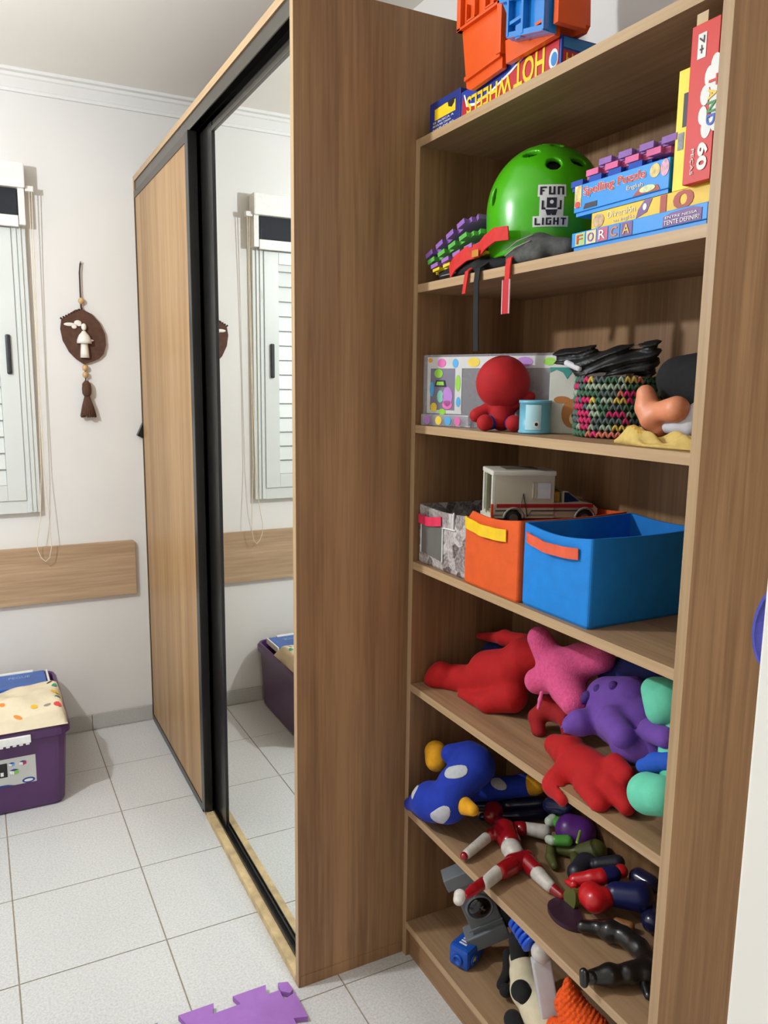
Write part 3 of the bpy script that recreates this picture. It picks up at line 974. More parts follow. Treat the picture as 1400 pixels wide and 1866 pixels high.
def bagprint(u, v, du, dv, m, rot=0.0):
    P = []
    for k in range(12):
        a = 2 * math.pi * k / 12
        uu, vv = math.cos(a) * du, math.sin(a) * dv
        uu, vv = uu * math.cos(rot) - vv * math.sin(rot), uu * math.sin(rot) + vv * math.cos(rot)
        x, y, z = bagz(min(0.995, u + uu), v + vv)
        P.append((x, y, z + 0.0012))
    c = bagz(u, v)
    V = P + [(c[0], c[1], c[2] + 0.0016)]
    add('print', V, [(k, (k + 1) % 12, 12) for k in range(12)], m, tb, True)
PO, PG, PY_, PR, PK = [mat('print_' + n, c, 0.8) for n, c in (('orange', (236, 140, 60)), ('green', (60, 150, 110)), ('yellow', (238, 186, 50)), ('red', (214, 70, 70)), ('brown', (64, 52, 40)))]
for (u, v, m, du, dv, r) in ((0.80, 0.93, PK, 0.016, 0.035, 0), (0.94, 0.72, PK, .018, .03, 0), (0.96, 0.58, PG, .016, .03, 0), (0.955, 0.44, PY_, .02, .035, .3), (0.965, 0.30, PG, .016, .03, -.4), (0.955, 0.14, PR, .018, .035, .4),
                             (0.83, 0.18, PY_, .02, .03, .1), (0.74, 0.10, PO, .015, .04, .5), (0.72, 0.85, PO, .018, .03, .6), (0.9, 0.17, mat('print_grey', (140, 138, 128), .8), .02, .02, 0), (0.66, 0.3, PO, .016, .04, .3)):
    bagprint(u, v, du, dv, m, r)

# ------------------------------------------------------------------ foam mats
def mat_outline(n, pitch, depth, ny=None):
    """square foam mat with dovetail tabs, starting at a corner; returns polygon"""
    ny = ny or n
    s, s2 = n * pitch, ny * pitch
    P = []
    def edge(ax, ay, dx, dy, ox, oy):
        P.append((ax, ay))
        for k in range(n if dx else ny):
            c = (k + 0.5) * pitch
            for t, d in ((-0.24, 0), (-0.32, 1), (0.32, 1), (0.24, 0)):
                P.append((ax + dx * (c + t * pitch) + ox * d * depth, ay + dy * (c + t * pitch) + oy * d * depth))
    edge(0, 0, 1, 0, 0, -1)
    edge(s, 0, 0, 1, 1, 0)
    edge(s, s2, -1, 0, 0, 1)
    edge(0, s2, 0, -1, -1, 0)
    return P
LIL = mat('lilac_foam', (160, 108, 186), 0.75, 0.06, 30, 0.35, 500)
# floor mat: body corner at (-0.052, 0), tabs toward the wardrobe
mp = []
for (a, b) in mat_outline(4, 0.129, 0.031):
    mp.append((a, b))
m_ = MB().prism([(-0.566 + a, -0.516 + b) for a, b in mp], (0, 0, 0.0008), (1, 0, 0), (0, 1, 0), 0.0135)
m_.prism([(-0.048, -0.005), (-0.045, 0.024), (-0.022, 0.016), (-0.019, -0.012), (-0.03, -0.02)], (0, 0, 0.0008), (1, 0, 0), (0, 1, 0), 0.0135)
tagp(m_.build('foam_mat', LIL), 'lilac foam puzzle mat with jigsaw edges on the tiled floor', 'mat')

GRNF = mat('green_foam', (92, 178, 70), 0.75, 0.08, 30, 0.2, 400)
PUF = mat('purple_foam', (142, 96, 176), 0.75, 0.08, 30, 0.2, 400)
BLF = mat('blue_foam', (40, 80, 178), 0.75, 0.08, 30, 0.2, 400)
PKF = mat('pink_foam', (222, 110, 158), 0.75, 0.08, 30, 0.2, 400)
YEF = mat('yellow_foam', (224, 200, 40), 0.75, 0.08, 30, 0.2, 400)
def slab_mat(label, m, c, ux, uy, n, pitch, th, extra=None):
    """small foam mat with corner c, edges along ux and uy"""
    ux, uy = Vector(ux).normalized(), Vector(uy).normalized()
    P = mat_outline(n - 2, pitch, pitch * 0.3, n - 1)
    o = MB().prism(P, c, ux, uy, th).build('foam_mat', m)
    tagp(o, label, 'mat', 'foam puzzle mats on the helmet shelf')
    return o
Z1 = ZS[1]
def tilt(deg):
    a = math.radians(deg)
    return (0, -math.cos(a), math.sin(a))
slab_mat('purple foam puzzle mat, topmost of the tilted pile beside the green helmet', PUF, (0.305, -0.036, 1.738), (1, 0, 0), tilt(19), 5, 0.044, 0.010)
slab_mat('green foam puzzle mat under the topmost purple one beside the helmet', GRNF, (0.303, -0.048, 1.724), (1, 0, 0), tilt(14), 5, 0.043, 0.009)
slab_mat('lilac foam puzzle mat lower in the tilted pile beside the helmet', LIL, (0.302, -0.064, 1.713), (1, 0, 0), tilt(9), 5, 0.044, 0.008)
slab_mat('thin yellow green foam mat near the bottom of the tilted pile', YEF, (0.302, -0.072, 1.704), (1, 0, 0), tilt(6), 5, 0.042, 0.006)

# ------------------------------------------------------------------ helmet shelf
BLK = mat('black_fabric', (24, 24, 26), 0.85, 0.2, 60, 0.2, 400)
RED = mat('red_fabric', (204, 40, 34), 0.75, 0.1, 60, 0.15, 400)
WHT = MATS['paper_white']
hm = thing('helmet', 'bright green skate helmet with oval vents and white FUN LIGHT sticker', 'helmet', (0.42, -0.292, 1.705))
HC = np.array([0.418, -0.298, 1.795])
A_, B_, C_ = 0.117, 0.117, 0.128
def helmet_sdf(g):
    q = (g - HC) / np.array([A_, B_, C_])
    # squarer below the middle
    q = q.copy()
    q[..., 2] = np.where(q[..., 2] < 0, q[..., 2] * 0.55, q[..., 2])
    r = np.linalg.norm(q, axis=-1)
    return (r - 1) * 0.115
vents = []
for (az, el, rx, rz, tw) in ((207, 52, .017, .0105, 0), (238, 36, .014, .014, 0), (270, 40, .018, .010, 0), (170, 12, .009, .017, 0), (200, 74, .016, .008, 0), (250, 66, .011, .008, 0), (285, 62, .013, .008, 0), (305, 30, .013, .010, 0), (120, 40, .014, .012, 0), (60, 40, .014, .012, 0), (0, 45, .014, .012, 0)):
    a, e = math.radians(az), math.radians(el)
    d = np.array([math.cos(e) * math.cos(a), math.cos(e) * math.sin(a), math.sin(e)])
    t1 = np.array([-math.sin(a), math.cos(a), 0.0]); t2 = np.cross(d, t1)
    ctr = HC + d / np.linalg.norm(d / np.array([A_, B_, C_]))
    vents.append((ctr, d, t1, t2, rx, rz))
vs = 0.0027
lo = HC - 0.135; n = int(0.275 / vs)
g = np.stack(np.meshgrid(*[lo[i] + np.arange(n) * vs for i in range(3)], indexing='ij'), -1)
d = helmet_sdf(g)
d = np.maximum(d, -(d + 0.010))
d = np.maximum(d, 1.705 - g[..., 2])
for (ctr, dd, t1, t2, rx, rz) in vents:
    w = g - ctr
    u, v, h = (w @ t1) / rx, (w @ t2) / rz, (w @ dd)
    e = (np.sqrt(u * u + v * v) - 1) * min(rx, rz)
    e = np.maximum(e, np.abs(h) - 0.03)
    d = np.maximum(d, -e)
V, F = nets(d, lo, vs)
add('shell', V, F, mat('green_helmet_shell', (70, 178, 10), 0.28, 0.03, 10, coat=0.3), hm, True)
d2 = helmet_sdf(g) + 0.014
d2 = np.maximum(d2, 1.708 - g[..., 2])
V, F = nets(d2, lo, vs)
add('lining', V, F, mat('black_foam_lining', (12, 14, 12), 0.9), hm, True)
# sticker wrapped on the shell
def on_helmet(az, el):
    a, e = math.radians(az), math.radians(el)
    dv = np.array([math.cos(e) * math.cos(a), math.cos(e) * math.sin(a), math.sin(e)])
    lo_, hi_ = 0.05, 0.2
    for _ in range(30):
        m0 = (lo_ + hi_) / 2
        if helmet_sdf((HC + dv * m0)[None])[0] < 0: lo_ = m0
        else: hi_ = m0
    return HC + dv * lo_, dv
SAZ, SEL = 236.5, -6.0
P0, _d = on_helmet(SAZ, SEL)
def stick(s, t, lift):
    """sticker coordinates in metres -> point on the shell"""
    p, dv = on_helmet(SAZ + math.degrees(s / 0.117), SEL + math.degrees(t / 0.119))
    return p + dv * lift
def sticker_rect(name, m, s0, s1, t0, t1, lift, parent, ns=8, nt=6):
    V, F = [], []
    for i in range(ns + 1):
        for j in range(nt + 1):
            V.append(stick(s0 + (s1 - s0) * i / ns, t0 + (t1 - t0) * j / nt, lift))
    for i in range(ns):
        for j in range(nt):
            a = i * (nt + 1) + j
            F.append((a, a + nt + 1, a + nt + 2, a + 1))
    return add(name, V, F, m, parent, True)
stk = sticker_rect('sticker', WHT, -0.026, 0.026, 0.020, 0.042, 0.0009, hm)
sticker_rect('sticker_panel', WHT, -0.022, 0.022, -0.014, 0.020, 0.0008, stk)
sticker_rect('sticker_panel', WHT, -0.034, 0.032, -0.032, -0.014, 0.0009, stk)
NAV = mat('navy_print', (22, 20, 44), 0.5)
def on_sticker(poly, lift=0.0016):
    V = [stick(a, b, lift) for a, b in poly]
    add('sticker_print', V, [tuple(range(len(V)))], NAV if lift < 0.002 else WHT, stk)
PIX = {'F': ['111', '100', '110', '100', '100'], 'U': ['101', '101', '101', '101', '111'], 'N': ['111', '101', '101', '101', '101'], 'L': ['100', '100', '100', '100', '111'],
       'I': ['1', '1', '1', '1', '1'], 'G': ['111', '100', '101', '101', '111'], 'H': ['101', '101', '111', '101', '101'], 'T': ['111', '010', '010', '010', '010']}
def pixtext(txt, s0, t0, w, h):
    tot = sum(len(PIX[c][0]) for c in txt) + len(txt) - 1
    u = w / tot
    s = s0
    V, F = [], []
    for c in txt:
        for r_, row in enumerate(PIX[c]):
            for k, b in enumerate(row):
                if b == '1':
                    a0, a1 = s + k * u, s + (k + 1) * u
                    b1 = t0 + h - r_ * h / 5; b0 = b1 - h / 5
                    i0 = len(V)
                    V += [stick(a0, b0, 0.0016), stick(a1, b0, 0.0016), stick(a1, b1, 0.0016), stick(a0, b1, 0.0016)]
                    F.append((i0, i0 + 1, i0 + 2, i0 + 3))
        s += (len(PIX[c][0]) + 1) * u
    add('lettering', V, F, NAV, stk)
pixtext('FUN', -0.022, 0.023, 0.044, 0.015)
pixtext('LIGHT', -0.030, -0.029, 0.058, 0.012)
on_sticker([(-0.009, 0.000), (0.009, 0.000), (0.009, 0.018), (-0.009, 0.018)])
on_sticker([(-0.011, -0.003), (0.011, -0.003), (0.008, -0.013), (0.001, -0.013), (0, -0.009), (-0.001, -0.013), (-0.008, -0.013)])
on_sticker([(-0.018, -0.003), (-0.011, -0.003), (-0.011, 0.0005), (-0.0145, 0.0005), (-0.0145, 0.013), (-0.018, 0.013)])
on_sticker([(0.018, -0.003), (0.018, 0.013), (0.0145, 0.013), (0.0145, 0.0005), (0.011, 0.0005), (0.011, -0.003)])
on_sticker(ell(0, 0.010, 0.0035, 0.0035, 12), 0.0022)
# chin straps of the helmet
sp = MB()
sp.strip([(0.31, -0.262, 1.70), (0.282, -0.266, 1.684), (0.2775, -0.268, 1.655), (0.279, -0.268, 1.59), (0.281, -0.267, 1.555), (0.283, -0.266, 1.525)], (0, 1, 0), 0.017, 0.002)
sp.build('chin_strap', BLK, hm)

# red strap pieces of protective gear and the pads
gp = thing('knee_pad', 'grey and black stitched knee pad in front of the green helmet', 'pad', (0.315, -0.40, Z1))
soft('pad_shell', [[(0.318, -0.33, 1.697, 0.014), (0.325, -0.40, 1.706, 0.026), (0.335, -0.47, 1.698, 0.018)], [(0.30, -0.36, 1.692, 0.012), (0.306, -0.43, 1.692, 0.013)]], mat('grey_knit_fabric', (74, 74, 72), 0.8, 0.3, 90, 0.3, 500), gp, 0.014, 0.003, Z1)
pp = MB()
for dz in (0.0, 0.011):
    pp.tube([(0.296 + dz * 0.3, -0.335, 1.700 + dz), (0.294 + dz * 0.3, -0.37, 1.711 + dz), (0.297 + dz * 0.5, -0.41, 1.717 + dz)], 0.0012, 6)
pp.build('piping', mat('light_grey_thread', (150, 148, 140), 0.8), gp, True)
sp = MB()
sp.strip([(0.30, -0.362, 1.700), (0.284, -0.366, 1.690), (0.280, -0.368, 1.674), (0.2795, -0.368, 1.648)], (0, 1, 0), 0.015, 0.0025)
sp.build('red_strap', RED, gp)
MB().box(0.276, 0.2795, -0.3795, -0.3585, 1.590, 1.652, 0.001).build('strap_end', mat('crimson_plastic', (186, 16, 34), 0.45, 0.05), gp)
ed = MB()
ed.box(0.2757, 0.278, -0.381, -0.3790, 1.590, 1.652)
ed.box(0.2757, 0.278, -0.3590, -0.3570, 1.590, 1.652)
ed.build('strap_edge', mat('pale_pink_edge', (226, 190, 190), 0.6), gp)

bp_ = thing('elbow_pad', 'black elbow pad with wide red straps under the foam mats', 'pad', (0.31, -0.17, Z1))
soft('pad_shell', [[(0.316, -0.085, 1.694, 0.013), (0.306, -0.15, 1.692, 0.014), (0.306, -0.24, 1.693, 0.014), (0.33, -0.30, 1.694, 0.014)]], BLK, bp_, 0.01, 0.003, Z1)
MB().tube([(0.305, -0.085, 1.691), (0.2915, -0.14, 1.688), (0.291, -0.17, 1.688)], 0.0013, 6).build('piping', MATS['light_grey_thread'], bp_, True)
sp = MB()
sp.strip([(0.290, -0.150, 1.692), (0.286, -0.175, 1.706), (0.287, -0.215, 1.719), (0.294, -0.25, 1.722)], (0.1, 0.35, 0.94), 0.030, 0.003)
sp.strip([(0.294, -0.25, 1.722), (0.285, -0.285, 1.732), (0.282, -0.32, 1.74), (0.288, -0.355, 1.738)], (0.1, 0.30, 0.94), 0.028, 0.003)
sp.strip([(0.292, -0.228, 1.690), (0.283, -0.226, 1.683), (0.281, -0.224, 1.662), (0.2805, -0.220, 1.640)], (0, 1, 0), 0.012, 0.0025)
sp.build('red_strap', RED, bp_)
MB().box(0.283, 0.287, -0.262, -0.240, 1.708, 1.722, 0.0015).build('buckle', mat('amber_plastic', (196, 130, 40), 0.4), bp_)

# game boxes
SKY = mat('sky_blue_card', (8, 140, 224), 0.45, 0.05, 30)
YEL = mat('yellow_card', (236, 196, 52), 0.5, 0.05, 30)
REDP = mat('red_print', (208, 50, 40), 0.5)
PLUM = mat('plum_print', (120, 80, 140), 0.5)
MAR = mat('maroon_print', (170, 64, 44), 0.5)
gb = thing('game_box', 'flat sky blue word game box marked FORCA, bottom of the game pile', 'game box', (0.40, -0.665, Z1), 'game boxes on the helmet shelf')
gx = 0.294
box('box_base', SKY, gb, gx + 0.003, 0.48, -0.803, -0.530, Z1 + 0.0005, Z1 + 0.022)
box('box_lid', SKY, gb, gx, 0.483, -0.806, -0.527, Z1 + 0.008, Z1 + 0.031, 0.001)
zz = Z1 + 0.009
for i, (ch, c, bg) in enumerate((('F', REDP, mat('lime_tile', (170, 200, 130), .5)), ('O', mat('violet_print', (110, 100, 170), .5), mat('cream_tile', (226, 206, 160), .5)), ('R', mat('white_print', (240, 240, 238), .5), mat('rose_tile', (190, 90, 120), .5)), ('C', mat('orange_print', (236, 130, 50), .5), mat('slate_tile', (90, 130, 190), .5)), ('A', YEL, PLUM))):
    s0 = 0.010 + i * 0.0265
    decal('letter_tile', bg, gb, rect(s0, s0 + 0.023, 0, 0.020), (gx, -0.527, zz), lift=0.0003)
    lettering(ch, (gx - 0.0012, -0.527 - s0 - 0.004, zz + 0.003), MX, MY, 0.014, 0.014, c, gb)
decal('plum_panel', PLUM, gb, [(0.20, 0), (0.27, 0), (0.27, 0.016), (0.255, 0.020), (0.215, 0.018), (0.20, 0.014)], (gx, -0.527, zz), lift=0.0003)
lettering('ENTRE NESSA', (gx - 0.0012, -0.732, zz + 0.0105), MX, MY, 0.058, 0.0035, MATS['white_print'], gb)
lettering('TENTE DEFINIR!', (gx - 0.0012, -0.730, zz + 0.002), MX, MY, 0.064, 0.006, MATS['white_print'], gb)

zy = Z1 + 0.0316
yb = thing('game_box', 'yellow puzzle box with big red number 10, middle of the game pile', 'game box', (0.40, -0.68, zy), 'game boxes on the helmet shelf')
box('carton', YEL, yb, 0.304, 0.50, -0.803, -0.562, zy, zy + 0.027, 0.001)
lettering('Diversión', (0.3038, -0.600, zy + 0.013), MX, MY, 0.060, 0.010, mat('pale_print', (236, 224, 190), .5), yb)
lettering('en inglés', (0.3038, -0.612, zy + 0.003), MX, MY, 0.046, 0.007, MATS['pale_print'], yb)
lettering('10', (0.3038, -0.710, zy + 0.0006), MX, MY, 0.062, 0.0255, MAR, yb, bold=0.03)
decal('picture_print', mat('beige_print', (196, 160, 120), .5, .4, 120), yb, ell(0.017, 0.013, 0.013, 0.011), (0.304, -0.562, zy), lift=0.0002)
decal('picture_print', PLUM, yb, [(0.10, 0.002), (0.122, 0.008), (0.132, 0.026), (0.116, 0.026), (0.104, 0.014)], (0.304, -0.562, zy), lift=0.0002)
decal('picture_print', WHT, yb, ell(0.118, 0.016, 0.004, 0.005), (0.304, -0.562, zy), lift=0.0009)

zs_ = zy + 0.0274
sb = thing('game_box', 'sky blue Spelling Puzzle box on top of the game pile', 'game box', (0.40, -0.63, zs_), 'game boxes on the helmet shelf')
box('box_base', SKY, sb, 0.303, 0.49, -0.724, -0.5245, zs_, zs_ + 0.02)
box('box_lid', SKY, sb, 0.300, 0.493, -0.727, -0.5215, zs_ + 0.006, zs_ + 0.049, 0.001)
lettering('Spelling Puzzle', (0.2998, -0.544, zs_ + 0.026), MX, MY, 0.138, 0.018, MATS['white_print'], sb, bold=0.05, name='lettering_outline')
lettering('Spelling Puzzle', (0.2990, -0.545, zs_ + 0.0265), MX, MY, 0.136, 0.017, REDP, sb, bold=0.01)
lettering('English', (0.2998, -0.643, zs_ + 0.017), MX, MY, 0.034, 0.008, MATS['pale_print'], sb)
decal('picture_print', mat('game_card_print', (226, 196, 120), .5, .4, 90), sb, rect(0.002, 0.018, 0.008, 0.042), (0.300, -0.5215, zs_ + 0.006), lift=0.0002)
decal('picture_print', REDP, sb, ell(0.010, 0.012, 0.006, 0.005), (0.300, -0.5215, zs_ + 0.006), lift=0.0009)
decal('picture_print', NAV, sb, [(0.024, 0.003), (0.056, 0.003), (0.056, 0.011), (0.028, 0.011)], (0.300, -0.5215, zs_ + 0.006), lift=0.0002)
decal('picture_print', MAR, sb, [(0.135, 0.001), (0.19, 0.001), (0.185, 0.009), (0.15, 0.012)], (0.300, -0.5215, zs_ + 0.006), lift=0.0002)
decal('picture_print', mat('pale_green_print', (206, 214, 160), .5, .3, 150), sb, ell(0.165, 0.007, 0.016, 0.005), (0.300, -0.5215, zs_ + 0.006), lift=0.0009)
decal('picture_print', MATS['game_card_print'], sb, ell(0.178, 0.030, 0.010, 0.010), (0.300, -0.5215, zs_ + 0.006), lift=0.0002)
decal('picture_print', mat('soft_pink_print', (216, 160, 180), .5, .3, 150), sb, ell(0.197, 0.030, 0.008, 0.012), (0.300, -0.5215, zs_ + 0.006), lift=0.0002)
# loose foam mats lying on the spelling box
zf = zs_ + 0.0495
for (lab_, m, yy, dz, ang) in (('blue foam puzzle mat lying lowest on the Spelling Puzzle box', BLF, -0.500, 0.0, 2.5), ('pink foam puzzle mat between blue and purple ones on the Spelling Puzzle box', PKF, -0.536, 0.011, 2.5), ('violet foam puzzle mat lying topmost on the Spelling Puzzle box', mat('violet_foam', (150, 110, 180), .75, .08, 30, .2, 400), -0.565, 0.022, 2.5)):
    o = MB().prism(mat_outline(4, 0.044, 0.012), (0.3155, yy, zf + dz), (1, 0, 0), (0, -1, 0), -0.0095).build('foam_mat', m)
    tagp(o, lab_, 'mat', 'foam puzzle mats on the helmet shelf')

y2 = thing('game_box', 'narrow upright yellow box behind the red TAND box', 'game box', (0.33, -0.765, zy + 0.028), 'game boxes on the helmet shelf')
box('carton', mat('lemon_card', (240, 220, 60), .5, .06, 30), y2, 0.3045, 0.50, -0.800, -0.7295, zs_, zs_ + 0.163, 0.0008)
decal('grey_print', mat('grey_print', (130, 134, 140), .5, .2, 200), y2, rect(0.006, 0.016, 0.055, 0.078), (0.3045, -0.7295, zs_), lift=0.0002)
decal('grey_print', NAV, y2, rect(0.012, 0.02, 0.085, 0.13), (0.3045, -0.7295, zs_), lift=0.0002)
rb = thing('game_box', 'tall upright red box marked TAND 60 with white cloud print', 'game box', (0.30, -0.78, zs_), 'game boxes on the helmet shelf')
rx0, ry0 = 0.2885, -0.763
box('carton', mat('red_card', (206, 44, 34), .5, .05, 30), rb, rx0, 0.3035, -0.810, ry0, zs_ + 0.0, zs_ + 0.205, 0.0008)
box('open_flap', mat('kraft_card', (206, 180, 140), .7), rb, rx0 + 0.004, rx0 + 0.0045, -0.785, ry0 - 0.003, zs_ + 0.2055, zs_ + 0.221)
cl = []
for (a, b, r) in ((0.035, 0.068, .014), (0.028, 0.085, .012), (0.030, 0.11, .013), (0.036, 0.132, .014), (0.045, 0.145, .014), (0.050, 0.10, .02), (0.05, 0.075, .015), (0.05, 0.12, .02)):
    decal('cloud_print', WHT, rb, ell(a, b, r * 0.6, r, 14), (rx0, ry0, zs_), lift=0.0002 + 0.00004 * len(cl)); cl.append(1)
UPX, UPY = (0, 0, -1), (0, -1, 0)
for i, (ch, c) in enumerate((('T', REDP), ('A', YEL), ('N', mat('green_print', (40, 140, 60), .5)), ('D', mat('blue_print', (30, 90, 190), .5)))):
    lettering(ch, (rx0 - 0.0016, ry0 - 0.036, zs_ + 0.132 - i * 0.0165), UPX, UPY, 0.014, 0.014, c, rb, bold=0.02)
lettering('60', (rx0 - 0.0006, ry0 - 0.024, zs_ + 0.050), UPX, UPY, 0.036, 0.017, WHT, rb, bold=0.04)
lettering('PEÇAS', (rx0 - 0.0006, ry0 - 0.012, zs_ + 0.045), UPX, UPY, 0.034, 0.006, WHT, rb)
decal('age_mark', WHT, rb, rect(0.012, 0.026, 0.160, 0.192), (rx0, ry0, zs_), lift=0.0002)
lettering('7+', (rx0 - 0.0012, ry0 - 0.015, zs_ + 0.188), UPX, UPY, 0.022, 0.008, mat('dark_print', (60, 30, 30), .5), rb)

# ------------------------------------------------------------------ things on top of the shelf unit
Z0 = ZS[0]
HB = mat('hot_blue_card', (34, 62, 160), 0.4, 0.06, 30)
HR = mat('hot_red_print', (190, 30, 36), 0.45)
HY = mat('hot_yellow_print', (246, 206, 30), 0.45)
hx = 0.300
hb = thing('toy_box', 'blue and red flame toy track box lettered upside down on top of the shelf', 'toy box', (0.37, -0.32, Z0), 'toy boxes on top of the shelf unit')
box('carton', HB, hb, hx, 0.53, -0.470, -0.160, Z0 + 0.0005, 2.041, 0.001)
hh = 2.041 - Z0
decal('flame_print', HR, hb, [(0.004, 0.002), (0.305, 0.002), (0.305, hh - 0.002), (0.22, hh - 0.002), (0.17, 0.036), (0.11, 0.022), (0.05, 0.014), (0.02, 0.02), (0.008, 0.042)], (hx, -0.160, Z0), lift=0.0003)
wl = MB()
wl.prism([(0.012, 0.044), (0.016, 0.044), (0.026, 0.024), (0.055, 0.018), (0.11, 0.026), (0.165, 0.040), (0.20, hh - 0.002), (0.208, hh - 0.002), (0.172, 0.037), (0.112, 0.022), (0.055, 0.013), (0.022, 0.019)], Vector((hx, -0.160, Z0)) + Vector((-0.0009, 0, 0)), MX, MY, 0.0006)
wl.build('white_line', WHT, hb)
def upside(text, y_right, z_top, w, h, m, parent, x, **k):
    # rotated half a turn: starts at the right end and reads to the left
    return lettering(text, (x, y_right, z_top), (0, 1, 0), (0, 0, -1), w, h, m, parent, **k)
upside('HOT', -0.428, Z0 + 0.048, 0.088, 0.044, HY, hb, hx - 0.0012, bold=0.02)
upside('WHEELS', -0.334, Z0 + 0.036, 0.150, 0.033, HY, hb, hx - 0.0012, bold=0.02)
decal('emblem', WHT, hb, ell(0.292, 0.020, 0.012, 0.016), (hx, -0.160, Z0), lift=0.0010)
decal('emblem', mat('emblem_blue', (40, 130, 200), 0.45), hb, ell(0.294, 0.019, 0.008, 0.011), (hx, -0.160, Z0), lift=0.0017)
# end of the carton that looks to the room door
EX, EY = (1, 0, 0), (0, 0, 1)
decal('flame_print', MATS['emblem_blue'], hb, [(0.004, 0.034), (0.12, 0.03), (0.12, 0.05), (0.004, 0.05)], (hx, -0.470, Z0), EX, EY, lift=0.0003)
decal('flame_print', HR, hb, [(0.004, 0.004), (0.2, 0.004), (0.2, 0.02), (0.1, 0.028), (0.004, 0.03)], (hx, -0.470, Z0), EX, EY, lift=0.0003)
lettering('HOT WHEELS', (hx + 0.01, -0.4712, Z0 + 0.008), EX, EY, 0.15, 0.018, HY, hb)
hs = thing('toy_box', 'small dark blue toy box with yellow window at the left end of the shelf top', 'toy box', (0.37, -0.10, Z0), 'toy boxes on top of the shelf unit')
box('carton', mat('navy_card', (30, 48, 128), 0.4, 0.06, 30), hs, hx, 0.52, -0.1575, -0.036, Z0 + 0.0005, 2.053, 0.001)
decal('yellow_window', HY, hs, [(0.022, 0.026), (0.104, 0.026), (0.104, 0.048), (0.085, 0.046), (0.07, 0.05), (0.022, 0.048)], (hx, -0.036, Z0), lift=0.0003)
decal('black_print', mat('ink_black', (24, 22, 20), .5), hs, [(0.078, 0.04), (0.09, 0.036), (0.1, 0.043), (0.1, 0.051), (0.075, 0.051)], (hx, -0.036, Z0), lift=0.0010)
for k, tx in enumerate(('SE BUSCA A', 'PISTA NA CAIXA', 'MAIS DE 60')):
    lettering(tx, (hx - 0.0004, -0.052, Z0 + 0.019 - k * 0.0068), MX, MY, 0.082 - 0.01 * (k % 2), 0.0042, WHT, hs)

# orange plastic track launcher resting on the carton and hanging over its front edge
ORP = mat('orange_plastic', (226, 84, 12), 0.35, 0.04, 20)
ot = thing('orange_track_toy', 'orange plastic racing track launcher lying on the flame toy box', 'toy', (0.33, -0.33, 2.0415))
MB().prism([(0.1644, 2.2353), (0.1644, 2.2071), (0.1719, 2.1479), (0.1813, 2.1423), (0.202, 2.0473), (0.4868, 2.0431), (0.4953, 2.052), (0.4915, 2.1179), (0.3317, 2.1789)], (0.3388, 0, 0), MX, MY, 0.0115).build('back_plate', ORP, ot)
for q in ((0.2749, 0.3285, -0.1888, -0.1757, 2.1423, 2.2306), (0.2749, 0.3285, -0.3279, -0.3129, 2.0568, 2.1789), (0.2692, 0.3285, -0.4962, -0.484, 2.045, 2.1131)):
    box('side_wall', ORP, ot, *q, bev=0.001)
MB().prism([(0.1757, 2.2306), (0.1757, 2.1507), (0.1832, 2.1442), (0.2039, 2.0332), (0.2189, 2.0257), (0.3223, 2.0332), (0.3223, 2.1799)], (0.2937, 0, 0), MX, MY, 0.0095).build('front_plate', ORP, ot)
MB().prism([(0.3317, 2.0755), (0.3364, 2.0351), (0.4727, 2.0351), (0.4727, 2.0661)], (0.2937, 0, 0), MX, MY, 0.0113).build('lower_plate', ORP, ot)
for q in (-0.2076, -0.2715):
    r3 = MB()
    r3.box(0.2758, 0.2852, q - 0.002, q, 2.1507, 2.1818)
    r3.box(0.2758, 0.2852, q - 0.030, q - 0.028, 2.1507, 2.1818)
    r3.box(0.2758, 0.2852, q - 0.030, q, 2.1489, 2.1522)
    r3.build('clip_rib', ORP, ot)
box('cross_rib', ORP, ot, 0.2749, 0.2852, -0.3279, -0.1757, 2.1423, 2.147)
MB().prism([(0.2039, 2.052), (0.3223, 2.0596), (0.3223, 2.052), (0.2039, 2.0445)], (0.2852, 0, 0), MX, MY, 0.0075).build('lower_rib', ORP, ot)
bt = thing('blue_toy_block', 'clear blue plastic toy piece fixed in front of the orange track launcher', 'toy', (0.2589, -0.4163, 2.0356))
BLT = mat('blue_toy_plastic', (28, 126, 206), 0.22, 0.05, 20, coat=0.4)
MB().prism([(0.343, 2.1695), (0.343, 2.1291), (0.3561, 2.1084), (0.3693, 2.0596), (0.4774, 2.0351), (0.4802, 2.1084)], (0.2815, 0, 0), MX, MY, 0.015).build('shell', BLT, bt)
b2 = MB()
b2.prism([(0.3467, 2.1329), (0.3486, 2.1254), (0.4802, 2.0943), (0.4802, 2.1037)], (0.2664, 0, 0), MX, MY, 0.0112)
b2.prism([(0.3712, 2.069), (0.3731, 2.0596), (0.4765, 2.0361), (0.4765, 2.0455)], (0.2664, 0, 0), MX, MY, 0.0112)
b2.box(0.2542, 0.2664, -0.3787, -0.3731, 2.0614, 2.1225)
b2.box(0.2542, 0.2664, -0.421, -0.4154, 2.052, 2.1131)
b2.box(0.2542, 0.2664, -0.4783, -0.4727, 2.0379, 2.1009)
b2.box(0.2561, 0.2664, -0.4154, -0.3787, 2.0784, 2.084)
b2.box(0.258, 0.2664, -0.4116, -0.3956, 2.0502, 2.0727)
b2.build('frame_rib', BLT, bt)
box('slot', mat('deep_blue_slot', (10, 36, 90), 0.5), bt, 0.265, 0.2663, -0.4107, -0.4013, 2.0896, 2.1084)
o = MB()
o.box(0.2608, 0.2664, -0.4708, -0.4671, 2.0568, 2.0849)
o.box(0.2608, 0.2664, -0.4708, -0.4464, 2.0539, 2.0586)
o.build('orange_clip', ORP, bt)

